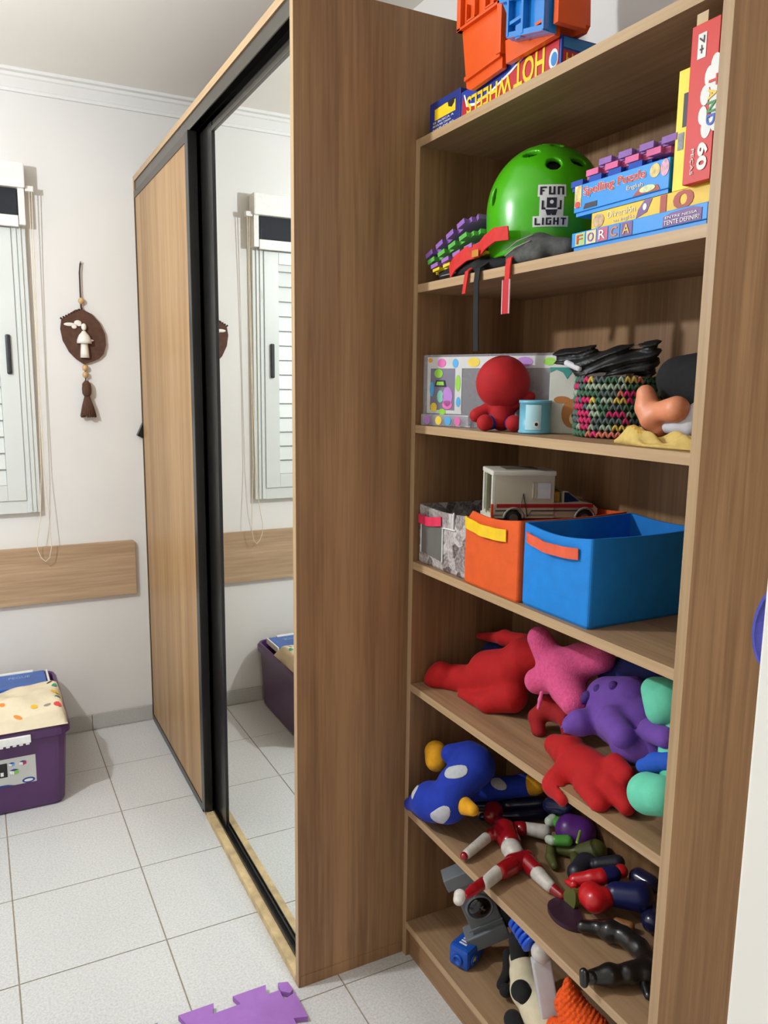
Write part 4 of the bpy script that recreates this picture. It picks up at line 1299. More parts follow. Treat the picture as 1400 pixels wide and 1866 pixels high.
# ------------------------------------------------------------------ third shelf: pouch, doll, cup, box, basket, cloths, doll
Z2 = ZS[2]
CLR = mat('clear_vinyl', (214, 214, 222), 0.12, 0.02, 20, alpha=0.34)
pc = thing('vinyl_pouch', 'clear vinyl pouch printed with colourful little shapes at the left of the shelf', 'pouch', (0.42, -0.2, Z2))
fp = [(0.302, -0.034), (0.44, -0.392), (0.565, -0.392), (0.565, -0.024), (0.304, -0.024)]
zt = 1.524
def fr_pt(s, t):   # along the front face of the pouch, t above the shelf
    return Vector((fp[0][0] + (fp[1][0] - fp[0][0]) * s, fp[0][1] + (fp[1][1] - fp[0][1]) * s, Z2 + t))
FL = (Vector(fp[1]) - Vector(fp[0])).length
fu = (fr_pt(1, 0) - fr_pt(0, 0)).normalized()
MB().prism(fp, (0, 0, Z2 + 0.0008), (1, 0, 0), (0, 1, 0), zt - Z2 - 0.001).build('vinyl_body', CLR, pc)
def on_pouch(name, m, poly, lift=0.0004):
    return decal(name, m, pc, poly, fr_pt(0, 0), tuple(fu), (0, 0, 1), 0.0006, lift)
WP = mat('white_vinyl_print', (206, 206, 204), 0.4)
on_pouch('white_band', WP, rect(0.008, FL - 0.004, 0.128, 0.153))
on_pouch('white_band', WP, rect(0.008, 0.105, 0.028, 0.036))
on_pouch('white_band', WP, rect(0.086, 0.104, 0.036, 0.128))
on_pouch('white_band', WP, rect(0.008, 0.017, 0.036, 0.128))
on_pouch('inner_sheet', mat('grey_violet_sheet', (120, 116, 134), 0.5), rect(0.017, 0.086, 0.036, 0.128), 0.0002)
pal = {'p': mat('pouch_pink', (226, 110, 176), .5), 'b': mat('pouch_blue', (80, 170, 226), .5), 'g': mat('pouch_lime', (150, 210, 60), .5), 'y': mat('pouch_yellow', (236, 206, 60), .5), 'v': mat('pouch_violet', (186, 130, 206), .5), 'o': mat('pouch_orange', (226, 150, 60), .5), 'm': mat('pouch_mint', (130, 200, 170), .5)}
for (s, t, rx, ry, c) in ((0.040, 0.117, .012, .010, 'g'), (0.022, 0.082, .006, .017, 'b'), (0.066, 0.066, .014, .022, 'v'), (0.066, 0.048, .014, .010, 'p'), (0.046, 0.066, .009, .014, 'm'), (0.028, 0.042, .009, .010, 'y'), (0.052, 0.032, .010, .007, 'g'),
                          (0.094, 0.096, .007, .018, 'g'), (0.096, 0.055, .006, .011, 'b'), (0.016, 0.146, .006, .005, 'o'), (0.048, 0.140, .012, .010, 'p'), (0.086, 0.139, .008, .010, 'b'), (0.135, 0.141, .016, .010, 'y'), (0.215, 0.141, .012, .010, 'p'), (0.262, 0.141, .02, .010, 'v'), (0.32, 0.141, .014, .008, 'g')):
    on_pouch('shape_print', pal[c], ell(s, t, rx, ry, 12), 0.0011)
on_pouch('badge_print', NAV, [(0.030, 0.088), (0.062, 0.088), (0.058, 0.102), (0.034, 0.102)], 0.0018)
on_pouch('badge_print', pal['g'], [(0.035, 0.091), (0.057, 0.091), (0.055, 0.099), (0.037, 0.099)], 0.0024)
# lower flap
V0 = [fr_pt(-0.02, 0), fr_pt(0.36, 0)]
nrm = Vector((0, 0, 1)).cross(fu).normalized()
if nrm.x > 0: nrm = -nrm
flp = MB().obox(fr_pt(0.17, 0.0135) + nrm * 0.006, (fu, nrm, Vector((0, 0, 1))), (0.066, 0.0045, 0.0125), 0.001)
flp.build('lower_flap', CLR, pc)
for (s, c) in ((0.018, 'v'), (0.050, 'y'), (0.076, 'b'), (0.102, 'p')):
    decal('shape_print', pal[c], pc, ell(s, 0.013, .009, .010, 12), fr_pt(0, 0) + nrm * 0.011, tuple(fu), (0, 0, 1), 0.0006)

PLR = mat('red_plush', (172, 8, 16), 0.8, 0.1, 40, 0.15, 500, sheen=0.06)
PLB = mat('blue_plush_cloth', (30, 50, 150), 0.8, 0.1, 40, 0.15, 500, sheen=0.06)
dl = thing('red_doll', 'small round headed red cloth doll sitting beside the blue cup', 'doll', (0.343, -0.278, Z2))
dc = np.array([0.343, -0.278, 0.0])
vx, vy = np.array([0.68, 0.735]), np.array([0.735, -0.68])     # away from viewer, to the viewer's right
def dp(r, f_, z, rad):
    q = dc[:2] + vy * r + vx * f_
    return (q[0], q[1], z, rad)
soft('head', [[dp(0.0, 0.0, 1.468, 0.050)], [dp(-0.006, 0, 1.460, 0.048), dp(0.006, 0, 1.460, 0.048)]], PLR, dl, 0.01, 0.004)
soft('body', [[dp(0.0, 0.0, 1.425, 0.024), dp(0, 0, 1.392, 0.026)], [dp(-0.022, 0, 1.415, 0.013), dp(-0.046, -0.006, 1.398, 0.014), dp(-0.052, -0.01, 1.396, 0.013)], [dp(0.022, 0, 1.418, 0.013), dp(0.048, 0.0, 1.432, 0.012), dp(0.056, 0, 1.436, 0.011)]], PLR, dl, 0.008, 0.0035, Z2)
soft('leg', [[dp(-0.016, 0, 1.385, 0.016), dp(-0.026, -0.024, 1.382, 0.015)], [dp(0.016, 0, 1.385, 0.016), dp(0.026, -0.024, 1.382, 0.015)]], PLB, dl, 0.004, 0.003, Z2)
soft('foot', [[dp(-0.029, -0.034, 1.383, 0.017)], ], PLR, dl, 0.004, 0.003, Z2)
soft('foot', [[dp(0.029, -0.034, 1.383, 0.017)], ], PLR, dl, 0.004, 0.003, Z2)

cp = thing('cup', 'pale blue kids cup with small eye print on the shelf edge', 'cup', (0.358, -0.367, Z2))
CUPM = mat('pale_blue_cup', (110, 182, 206), 0.4, 0.04, 20)
MB().lathe((0.358, -0.367, Z2 + 0.0005), [(0.028, 0), (0.0315, 0.001), (0.0315, 0.005), (0.030, 0.0055), (0.030, 0.058), (0.0315, 0.0585), (0.0315, 0.064), (0.029, 0.064), (0.028, 0.012)], 36).build('cup_body', CUPM, cp, True)
cv = MB()
V, F = [], []
for i in range(10):
    a = math.radians(196 + i * 6.5)
    for z in (0.008, 0.056):
        V.append((0.358 + 0.0304 * math.cos(a), -0.367 + 0.0304 * math.sin(a), Z2 + z))
F = [(2 * i, 2 * i + 2, 2 * i + 3, 2 * i + 1) for i in range(9)]
add('light_panel', V, F, mat('ice_blue_print', (176, 220, 232), 0.4), cp, True)
a = math.radians(238)
cdir = Vector((math.cos(a), math.sin(a), 0))
cux = Vector((0, 0, 1)).cross(cdir)
decal('eye_print', WHT, cp, ell(0, 0, 0.006, 0.006), Vector((0.358, -0.367, Z2 + 0.019)) + cdir * 0.0302, tuple(cux), (0, 0, 1), 0.0006)
decal('eye_print', NAV, cp, ell(0, 0, 0.003, 0.0035), Vector((0.358, -0.367, Z2 + 0.019)) + cdir * 0.0308, tuple(cux), (0, 0, 1), 0.0006)

tbx = thing('teal_box', 'small teal and white carton with a dog picture behind the blue cup', 'carton', (0.44, -0.37, Z2))
tc = Vector((0.407, -0.399, Z2))
tu = Vector((0.60, -0.80, 0)).normalized(); tn = Vector((0.80, 0.60, 0)).normalized()
MB().obox(tc + tn * 0.012 + Vector((0, 0, 0.0645)), (tu, tn, Vector((0, 0, 1))), (0.034, 0.012, 0.064), 0.001).build('carton', mat('pale_carton', (206, 206, 194), 0.55), tbx)
def on_teal(m, poly, lift=0.0003):
    decal('picture_print', m, tbx, poly, tc, tuple(tu), (0, 0, 1), 0.0006, lift)
TEAL = mat('teal_print', (60, 150, 140), 0.55)
on_teal(TEAL, [(-0.034, 0.128), (-0.034, 0.118), (-0.022, 0.124), (-0.008, 0.118), (0.0, 0.106), (0.008, 0.118), (0.022, 0.124), (0.033, 0.118), (0.033, 0.128)])
DOG = mat('dog_brown_print', (176, 112, 50), 0.6)
on_teal(DOG, ell(0.012, 0.040, 0.020, 0.028))
on_teal(DOG, ell(-0.008, 0.066, 0.016, 0.007), 0.0006)
on_teal(mat('cream_print', (226, 206, 160), 0.6), ell(0.018, 0.030, 0.010, 0.012), 0.0010)
on_teal(NAV, ell(0.016, 0.036, 0.004, 0.005), 0.0016)
gl = MB()
for k in range(6):
    gl.obox(tc + tu * 0.0345 + tn * 0.012 + Vector((0, 0, 0.012 + k * 0.022)), (tn, tu, Vector((0, 0, 1))), (0.012, 0.0005, 0.0007))
gl.build('grid_line', NAV, tbx)

# crochet basket: rows of chunky stitches
bc = np.array([0.447, -0.497]); brad = 0.081
bs = thing('crochet_basket', 'round multicoloured crochet basket in green, pink and yellow yarn', 'basket', (bc[0], bc[1], Z2))
MB().lathe((bc[0], bc[1], Z2 + 0.0006), [(brad - 0.012, 0), (brad - 0.008, 0.004), (brad - 0.007, 0.108), (brad - 0.011, 0.108), (brad - 0.012, 0.008)], 40).build('inner_wall', mat('dark_green_yarn', (52, 74, 62), 0.9, 0.3, 80), bs, True)
ymats = [mat('yarn_' + n, c, 0.85, 0.25, 120, 0.3, 400) for n, c in (('green', (70, 110, 84)), ('sage', (150, 166, 146)), ('pink', (196, 44, 100)), ('yellow', (206, 176, 84)), ('grey', (84, 96, 96)), ('salmon', (206, 116, 96)))]
V, F, MI, nv = [], [], [], 0
ball = MB().sphere((0, 0, 0), 1.0, 7, 5)
bV, bF = np.vstack(ball.V), ball.F
rows, per = 9, 44
r2 = random.Random(5)
cprev = 0
for r_ in range(rows):
    for k in range(per):
        a = 2 * math.pi * (k + 0.5 * (r_ % 2)) / per
        if r2.random() < 0.62: cprev = r2.choices(range(6), (34, 16, 18, 12, 14, 6))[0]
        ca, sa = math.cos(a), math.sin(a)
        for sgn in (-1, 1):
            w = bV * np.array([0.0032, 0.0045, 0.0078])
            th = sgn * 0.55
            w = np.stack([w[:, 0] * math.cos(th) - w[:, 2] * math.sin(th), w[:, 1], w[:, 0] * math.sin(th) + w[:, 2] * math.cos(th)], 1)
            w[:, 0] += sgn * 0.0026
            p = np.stack([bc[0] + ca * (brad - 0.004 + w[:, 1]) - sa * w[:, 0], bc[1] + sa * (brad - 0.004 + w[:, 1]) + ca * w[:, 0], Z2 + 0.0075 + r_ * 0.0121 + w[:, 2]], 1)
            V.append(p); F += [[i + nv for i in f] for f in bF]; MI += [cprev] * len(bF); nv += len(p)
o = add('crochet_stitches', np.vstack(V), F, None, bs, True, mats=ymats, midx=MI)
o['kind'] = 'stuff'

# black costume cloth lying over the basket
def fold(g, d):
    w = g[..., 1] * 0.9 + g[..., 0] * 0.3
    s = g[..., 2] * 300 - g[..., 0] * 130 + 26 * w + 1.3 * np.sin(w * 55)
    return d + 0.0042 * np.sin(s) + 0.002 * np.sin(2.3 * s + 40 * w)
bcl = thing('black_cloth', 'glossy black cloth garment heaped over the crochet basket', 'cloth', (0.44, -0.5, Z2 + 0.114))
GB = mat('glossy_black_cloth', (22, 22, 24), 0.5, 0.3, 20, 0.5, 60)
soft('heap', [[(0.375, -0.420, 1.512, 0.014), (0.40, -0.47, 1.502, 0.022), (0.415, -0.53, 1.503, 0.024), (0.435, -0.57, 1.50, 0.022)], [(0.43, -0.56, 1.505, 0.018), (0.43, -0.588, 1.522, 0.009), (0.43, -0.598, 1.533, 0.003)], [(0.46, -0.42, 1.505, 0.018), (0.50, -0.50, 1.502, 0.02)], [(0.382, -0.465, 1.492, 0.012), (0.405, -0.535, 1.494, 0.016)]], GB, bcl, 0.016, 0.003, Z2 + 0.1145, extra=fold)
soft('white_lining', [[(0.3645, -0.447, 1.500, 0.006), (0.370, -0.474, 1.490, 0.0055)]], mat('white_cloth', (214, 214, 220), 0.7), bcl, 0.004, 0.002)

# doll with black hat lying at the right end
d3 = thing('cloth_doll', 'doll with black cap and peach plastic limbs lying at the right end of the shelf', 'doll', (0.42, -0.7, Z2))
PEACH = mat('peach_plastic', (226, 146, 108), 0.45, 0.05, 30)
soft('cap', [[(0.43, -0.655, 1.472, 0.038), (0.45, -0.715, 1.476, 0.044)], [(0.42, -0.665, 1.448, 0.024), (0.43, -0.73, 1.45, 0.03)]], mat('black_felt', (20, 20, 22), 0.9, 0.2, 60, 0.3, 300), d3, 0.015, 0.004, Z2)
soft('limb', [[(0.37, -0.640, 1.447, 0.015), (0.368, -0.648, 1.425, 0.019), (0.366, -0.662, 1.408, 0.019), (0.372, -0.673, 1.392, 0.014)], [(0.366, -0.675, 1.418, 0.017), (0.362, -0.714, 1.424, 0.021)]], PEACH, d3, 0.008, 0.003, Z2)
soft('white_sleeve', [[(0.38, -0.715, 1.405, 0.018), (0.39, -0.745, 1.425, 0.018)], [(0.375, -0.69, 1.396, 0.012), (0.38, -0.73, 1.396, 0.016)]], MATS['white_cloth'], d3, 0.01, 0.003, Z2)
yc_ = thing('yellow_cloth', 'crumpled yellow checked cloth under the peach doll limbs', 'cloth', (0.33, -0.71, Z2))
ncl = 44
def clothz(i, j):
    u, v = i / ncl, j / 24
    y = -0.625 - 0.175 * u
    x = 0.303 + 0.060 * v + 0.018 * (2 * u - 1) ** 2 * (1 - v)
    e = min(1, 6 * min(u, 1 - u)) * min(1, 5 * min(v, 1 - v))
    z = 0.017 + 0.007 * math.sin(6.1 * u + 3.2 * v) + 0.006 * math.sin(11 * u - 7 * v) + 0.004 * math.sin(17 * v + 5 * u) + 0.002 * math.sin(23 * u + 9 * v) + 0.008 * math.exp(-((u - 0.15) ** 2) / 0.012)
    return x, y, Z2 + 0.0008 + max(0.0012, z * (0.25 + 0.75 * e) * (1.0 if u < 0.75 else 0.9))
V, F, MI = [], [], []
for i in range(ncl + 1):
    for j in range(25):
        V.append(clothz(i, j))
nb = len(V)
V += [(x, y, Z2 + 0.0006) for x, y, z in V]
for i in range(ncl):
    for j in range(24):
        a = i * 25 + j
        F += [(a + 25, a, a + 1, a + 26), (nb + a, nb + a + 25, nb + a + 26, nb + a + 1)]
        c_ = 1 if (i < 16 and 3 < j < 12 and (i + j) % 2 == 0) else 0
        MI += [c_, 0]
for i in range(ncl):
    a = i * 25
    F += [(a, a + 25, nb + a + 25, nb + a), (a + 49, a + 24, nb + a + 24, nb + a + 49)]; MI += [0, 0]
for j in range(24):
    a = ncl * 25 + j
    F += [(j + 1, j, nb + j, nb + j + 1), (a, a + 1, nb + a + 1, nb + a)]; MI += [0, 0]
add('cloth_heap', V, F, None, yc_, True, mats=[mat('yellow_cotton', (214, 184, 106), 0.85, 0.12, 70, 0.2, 300), mat('amber_check', (216, 158, 40), 0.85)], midx=MI)

# ------------------------------------------------------------------ fabric bins
Z3 = ZS[3]
def fabric_bin(root, name, m, x0, x1, y0, y1, z1, sag=0.008, bulge=0.003, th=0.004, left_drop=0.0):
    zb = Z3 + 0.0006
    def ring(inset, t, inner=False):
        P = []
        base = loop(x0 + inset, x1 - inset, y0 + inset, y1 - inset, 0.006, 0, 4)
        dense = []
        for i in range(len(base)):
            a, b = Vector(base[i]), Vector(base[(i + 1) % len(base)])
            k = 8 if (b - a).length > 0.03 else 1
            for q in range(k):
                dense.append(a + (b - a) * q / k)
        for p in dense:
            fx = (p.x - x0) / (x1 - x0); fy_ = (p.y - y0) / (y1 - y0)
            top = z1
            if fx < 0.06: top -= sag * math.sin(math.pi * fy_)
            if fx > 0.94: top -= sag * 0.6 * math.sin(math.pi * fy_)
            if fy_ > 0.94: top -= left_drop + sag * 0.4 * math.sin(math.pi * fx)
            if fy_ < 0.06: top -= sag * 0.4 * math.sin(math.pi * fx)
            bx_ = bulge * math.sin(math.pi * t) * math.sin(math.pi * fy_)
            q = Vector((p.x, p.y, zb + (top - zb) * t))
            if fx < 0.06: q.x += -bx_
            P.append(q[:])
        return P
    loops = [ring(0.002, 0.0), ring(0.0, 0.03), ring(0.0, 0.3), ring(0.0, 0.6), ring(0.0, 0.9), ring(0.0, 1.0), ring(th, 1.0), ring(th, 0.9), ring(th, 0.5), ring(th, 0.05)]
    V, F = loft(loops)
    return add(name, V, F, m, root)

def strap_handle(root, m, x, ya, za, yb, zb, w, belly):
    P = []
    for i in range(13):
        t = i / 12
        P.append((x - 0.002 - belly * math.sin(math.pi * t) - 0.0015 * math.sin(t * 17), ya + (yb - ya) * t, za + (zb - za) * t - 0.004 * math.sin(math.pi * t)))
    return MB().strip(P, (0, 0.05, 1), w, 0.0025).build('handle', m, root)

NEWS = bpy.data.materials.new('newsprint_fabric')
NEWS.use_nodes = True
_nt = NEWS.node_tree
_b = _nt.nodes['Principled BSDF']
_g = _nt.nodes.new('ShaderNodeNewGeometry')
_v = _nt.nodes.new('ShaderNodeTexVoronoi'); _v.inputs['Scale'].default_value = 38
_n = _nt.nodes.new('ShaderNodeTexNoise'); _n.inputs['Scale'].default_value = 160
_nt.links.new(_g.outputs['Position'], _v.inputs['Vector'])
_nt.links.new(_g.outputs['Position'], _n.inputs['Vector'])
_m = _nt.nodes.new('ShaderNodeMix'); _m.data_type = 'RGBA'; _m.inputs[0].default_value = 0.5
_nt.links.new(_v.outputs['Color'], _m.inputs[6]); _nt.links.new(_n.outputs['Fac'], _m.inputs[7])
_bw = _nt.nodes.new('ShaderNodeRGBToBW'); _nt.links.new(_m.outputs[2], _bw.inputs[0])
_r = _nt.nodes.new('ShaderNodeValToRGB')
_r.color_ramp.elements[0].position = 0.32; _r.color_ramp.elements[0].color = rgb(92, 80, 80)
_r.color_ramp.elements[1].position = 0.68; _r.color_ramp.elements[1].color = rgb(206, 198, 194)
_nt.links.new(_bw.outputs[0], _r.inputs[0]); _nt.links.new(_r.outputs[0], _b.inputs['Base Color'])
_b.inputs['Roughness'].default_value = 0.4

b1 = thing('fabric_bin', 'grey newsprint patterned fabric bin with bright pink handle, leftmost of the bins', 'bin', (0.43, -0.125, Z3), 'fabric storage bins on the shelf')
fabric_bin(b1, 'bin_body', NEWS, 0.300, 0.565, -0.226, -0.0225, 1.182, 0.005)
decal('clear_window', mat('grey_vinyl_window', (112, 112, 108), 0.15, 0.06, 20, coat=0.4), b1, [(0.022, 0.02), (0.110, 0.012), (0.112, 0.088), (0.022, 0.09)], (0.2968, -0.0225, Z3 + 0.01), lift=0.0012)
o = MB()
for (a, b) in (((0.020, 0.018), (0.020, 0.095)), ((0.114, 0.012), (0.114, 0.09)), ((0.118, 0.09), (0.165, 0.092)), ((0.155, 0.092), (0.158, 0.13))):
    o.tube([(0.2955, -0.0225 - a[0], Z3 + 0.01 + a[1]), (0.2955, -0.0225 - b[0], Z3 + 0.01 + b[1])], 0.0017, 6)
o.build('white_piping', WHT, b1)
strap_handle(b1, mat('hot_pink_strap', (222, 46, 84), 0.6, 0.06), 0.297, -0.030, 1.150, -0.128, 1.156, 0.021, 0.004)
b2_ = thing('fabric_bin', 'bright orange fabric bin with twisted yellow handle, between grey and blue bins', 'bin', (0.43, -0.335, Z3), 'fabric storage bins on the shelf')
fabric_bin(b2_, 'bin_body', mat('orange_felt', (222, 88, 24), 0.75, 0.06, 40, 0.12, 500), 0.290, 0.565, -0.4215, -0.234, 1.205, 0.010, 0.004, left_drop=0.027)
hp = strap_handle(b2_, mat('yellow_strap', (240, 196, 20), 0.6, 0.06), 0.286, -0.246, 1.176, -0.386, 1.170, 0.024, 0.006)
b3 = thing('fabric_bin', 'large bright blue fabric bin with orange handle, rightmost of the bins', 'bin', (0.43, -0.52, Z3), 'fabric storage bins on the shelf')
fabric_bin(b3, 'bin_body', mat('azure_felt', (4, 128, 214), 0.7, 0.06, 40, 0.12, 500), 0.298, 0.572, -0.612, -0.4245, 1.203, 0.009, 0.004)
strap_handle(b3, mat('coral_strap', (226, 92, 58), 0.6, 0.1), 0.294, -0.443, 1.178, -0.584, 1.172, 0.020, 0.010)
pp_ = MB().strip([(0.40, -0.46, 1.150), (0.42, -0.50, 1.165), (0.44, -0.545, 1.158), (0.45, -0.57, 1.150)], (1, 0.3, 0), 0.05, 0.002).build('paper_sheet', WHT)
tagp(pp_, 'folded white paper sheet showing inside the blue fabric bin', 'paper')

# ------------------------------------------------------------------ toy ambulance
av = thing('toy_ambulance', 'white toy ambulance with red stripe and heartbeat line on the orange bin', 'toy car', (0.43, -0.28, 1.182))
AO = Vector((0.331, -0.274, 1.188))
af = Vector((0.925, -0.38, 0.0)).normalized()       # rear to front
aw = Vector((0.38, 0.925, 0.0)).normalized()        # near side to far side
au = Vector((0, 0, 1))
def A3(a, w, z):
    return AO + af * a + aw * w + au * z
def abox(mb, a0, a1, w0, w1, z0, z1, bev=0.0):
    return mb.obox(A3((a0 + a1) / 2, (w0 + w1) / 2, (z0 + z1) / 2), (af, aw, au), ((a1 - a0) / 2, (w1 - w0) / 2, (z1 - z0) / 2), bev)
AWD = 0.092
AWH = mat('cream_white_plastic', (206, 200, 178), 0.35, 0.03, 20)
m1 = MB()
abox(m1, 0.004, 0.130, 0.0, 0.003, 0.0, 0.085)
abox(m1, 0.004, 0.130, AWD - 0.003, AWD, 0.0, 0.085)
abox(m1, 0.125, 0.130, 0.003, AWD - 0.003, 0.0, 0.085)
abox(m1, 0.0, 0.130, 0.0, AWD, -0.004, 0.004)
m1.build('cargo_body', AWH, av)
m1 = MB()
abox(m1, -0.003, 0.133, -0.003, AWD + 0.003, 0.085, 0.096, 0.003)
m1.build('roof', mat('white_toy_plastic', (228, 226, 212), 0.35), av)
m1 = MB()
abox(m1, 0.03, 0.10, 0.02, AWD - 0.02, 0.0962, 0.0975)
m1.build('roof_hatch', mat('dim_grey_plastic', (112, 110, 98), 0.4), av)
m1 = MB()
abox(m1, -0.002, 0.006, 0.0, 0.010, -0.004, 0.085, 0.001)
abox(m1, -0.002, 0.006, AWD - 0.010, AWD, -0.004, 0.085, 0.001)
abox(m1, -0.006, 0.004, 0.0, AWD, -0.012, -0.002, 0.001)
m1.build('rear_frame', MATS['white_toy_plastic'], av)
m1 = MB()
abox(m1, 0.030, 0.034, 0.012, AWD - 0.012, 0.004, 0.08)
m1.build('dark_interior', mat('dark_slate', (44, 52, 58), 0.4), av)
m1 = MB()
abox(m1, -0.002, 0.004, 0.052, 0.060, 0.0, 0.084)
m1.build('rear_door', mat('olive_grey', (150, 150, 120), 0.4), av)
RT = mat('toy_red', (168, 24, 24), 0.4)
m1 = MB()
abox(m1, -0.003, 0.001, -0.002, 0.004, -0.004, 0.026)
m1.build('tail_lamp', mat('orange_red_lens', (220, 70, 30), 0.3), av)
m1 = MB()
abox(m1, 0.008, 0.215, -0.0008, 0.0, 0.018, 0.026)
m1.build('red_stripe', RT, av)
INK = MATS['ink_black']
m1 = MB()
hb_ = [(0.006, 0.012), (0.058, 0.013), (0.064, 0.048), (0.074, 0.0), (0.082, 0.012), (0.21, 0.012)]
m1.tube([A3(a, -0.0012, z) for a, z in hb_], 0.0011, 6)
m1.build('heartbeat_line', INK, av)
m1 = MB()
abox(m1, 0.094, 0.122, -0.0010, 0.0, 0.038, 0.070)
m1.build('side_window', mat('bright_window_sticker', (224, 230, 232), 0.25), av)
m1 = MB()
for (z0, z1, a0, a1) in ((0.036, 0.038, 0.084, 0.124), (0.070, 0.072, 0.084, 0.124)):
    abox(m1, a0, a1, -0.0012, 0.0, z0, z1)
abox(m1, 0.084, 0.086, -0.0012, 0, 0.036, 0.072)
abox(m1, 0.090, 0.092, -0.0012, 0, 0.036, 0.072)
m1.build('window_frame', AWH, av)
# cab
prof = [(0.130, -0.004), (0.218, -0.004), (0.226, 0.004), (0.226, 0.016), (0.215, 0.026), (0.188, 0.031), (0.160, 0.052), (0.150, 0.052), (0.150, 0.028), (0.130, 0.028)]
MB().prism(prof, A3(0, 0.004, 0), af, au, -(AWD - 0.008)).build('cab', AWH, av)
MB().prism([(0.153, 0.029), (0.186, 0.031), (0.161, 0.050), (0.153, 0.050)], A3(0, 0.0035, 0), af, au, 0.0008).build('cab_window', mat('dark_glass', (26, 30, 30), 0.15), av)
m1 = MB()
abox(m1, 0.134, 0.146, 0.01, AWD - 0.01, 0.028, 0.050, 0.002)
m1.build('yellow_seat', mat('mustard_plastic', (196, 160, 50), 0.4), av)
TY_ = mat('black_tyre', (20, 20, 20), 0.6)
for a in (0.045, 0.198):
    for w in (-0.002, AWD - 0.012):
        wh = MB().lathe(A3(a, w, -0.004), [(0.015, 0), (0.0175, 0.002), (0.0175, 0.012), (0.015, 0.014)], 24, aw).build('wheel', TY_, av, True)
        MB().lathe(A3(a, w - 0.0012, -0.004), [(0.009, 0), (0.009, 0.0012)], 18, aw).build('hub', mat('grey_hub', (96, 90, 84), 0.4), wh)
    MB().tube([A3(a + 0.021 * math.cos(t), -0.001, -0.004 + 0.021 * math.sin(t)) for t in [math.pi * k / 12 for k in range(13)]], 0.0028, 6).build('wheel_arch', mat('silver_arch', (140, 138, 128), 0.35), av, True)
# toys filling the orange bin under the ambulance
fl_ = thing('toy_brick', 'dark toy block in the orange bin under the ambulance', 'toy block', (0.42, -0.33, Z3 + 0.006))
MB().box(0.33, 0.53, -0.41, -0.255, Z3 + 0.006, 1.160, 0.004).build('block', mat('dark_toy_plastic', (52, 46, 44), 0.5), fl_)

# ------------------------------------------------------------------ plush toys
Z4, Z5, Z6 = ZS[4], ZS[5], ZS[6]
PRED = mat('bright_red_plush', (178, 4, 8), 0.85, 0.08, 60, 0.2, 600, sheen=0.06)
PPINK = mat('pink_terry_plush', (222, 84, 136), 0.9, 0.12, 150, 0.9, 420, sheen=0.08)
PPUR = mat('purple_plush', (106, 66, 158), 0.85, 0.08, 60, 0.2, 600, sheen=0.08)
PMINT = mat('mint_plush', (104, 206, 172), 0.85, 0.05, 60, 0.2, 600, sheen=0.06)
PNAVY = mat('navy_plush', (30, 38, 104), 0.85, 0.12, 60, 0.2, 600, sheen=0.06)
PBLUE = mat('royal_blue_plush', (20, 52, 168), 0.85, 0.1, 60, 0.2, 600, sheen=0.06)
PYEL = mat('golden_plush', (232, 164, 20), 0.85, 0.1, 60, 0.2, 600, sheen=0.06)
B = BODY
def base_of(k):
    A = np.array([c for p_ in B[k].values() for ch in p_ for c in ch])
    return (float(A[:, 0].mean()), float(A[:, 1].mean()), float((A[:, 2] - A[:, 3]).min()))
def toy(k, name, label, cat, shelf, table, group):
    """one toy from its skeleton; table: part -> (material, blend, voxel)"""
    bx_ = base_of(k)
    t = thing(name, label, cat, (bx_[0], bx_[1], max(bx_[2], shelf)), group)
    for p_, (m, kk, vv) in table.items():
        ch = B[k][p_]
        if p_ == 'body' or p_ in ('torso', 'head', 'pelvis', 'belly') or kk > 0.0059:
            soft(p_, ch, m, t, kk, vv, shelf)
        else:
            for c in ch:
                soft(p_, [c], m, t, 0.004, vv, shelf)
    return t
PG_ = 'plush toys on the shelf below the bins'
toy('red_lying', 'plush_toy', 'bright red plush toy lying on its side at the left, limbs stretched out', 'plush toy', Z4, {'body': (PRED, 0.014, 0.0042)}, PG_)
toy('pink', 'plush_toy', 'pink fluffy star shaped plush toy between the red and purple ones', 'plush toy', Z4, {'body': (PPINK, 0.014, 0.0042), 'ribbon': (mat('pink_ribbon', (226, 96, 150), .6), 0.003, 0.002)}, PG_)
toy('navy_behind_red', 'plush_toy', 'dark navy plush toy half hidden behind the lying red plush', 'plush toy', Z4, {'body': (PNAVY, 0.01, 0.005)}, PG_)
toy('navy_behind_purple', 'plush_toy', 'dark navy plush toy at the back above the purple plush', 'plush toy', Z4, {'body': (PNAVY, 0.01, 0.005)}, PG_)
toy('red_under', 'plush_toy', 'dark red plush limbs tucked under the pink plush toy', 'plush toy', Z4, {'body': (mat('deep_red_plush', (150, 6, 12), 0.85, 0.1, 60, 0.2, 600, sheen=0.06), 0.01, 0.004)}, PG_)
toy('purple', 'plush_toy', 'purple plush animal with small spikes and paws in the right half', 'plush toy', Z4, {'body': (PPUR, 0.012, 0.0042), 'spike': (mat('dark_purple_plush', (74, 44, 120), .85), 0.003, 0.0022), 'ear': (PPUR, 0.003, 0.003), 'claw': (PPUR, 0.002, 0.0016)}, PG_)
toy('mint', 'plush_toy', 'mint green plush toy with blue band beside the right upright', 'plush toy', Z4, {'head': (PMINT, 0.012, 0.004), 'foot': (PMINT, 0.012, 0.004), 'torso': (PMINT, 0.012, 0.005), 'band': (mat('azure_plush', (26, 84, 190), .85, .08, 60), 0.01, 0.0035)}, PG_)
toy('red_front', 'plush_toy', 'bright red plush toy sprawled at the front edge under the purple one', 'plush toy', Z4, {'body': (PRED, 0.012, 0.004), 'loop': (mat('cream_loop', (226, 196, 170), .7), 0.001, 0.0011)}, PG_)
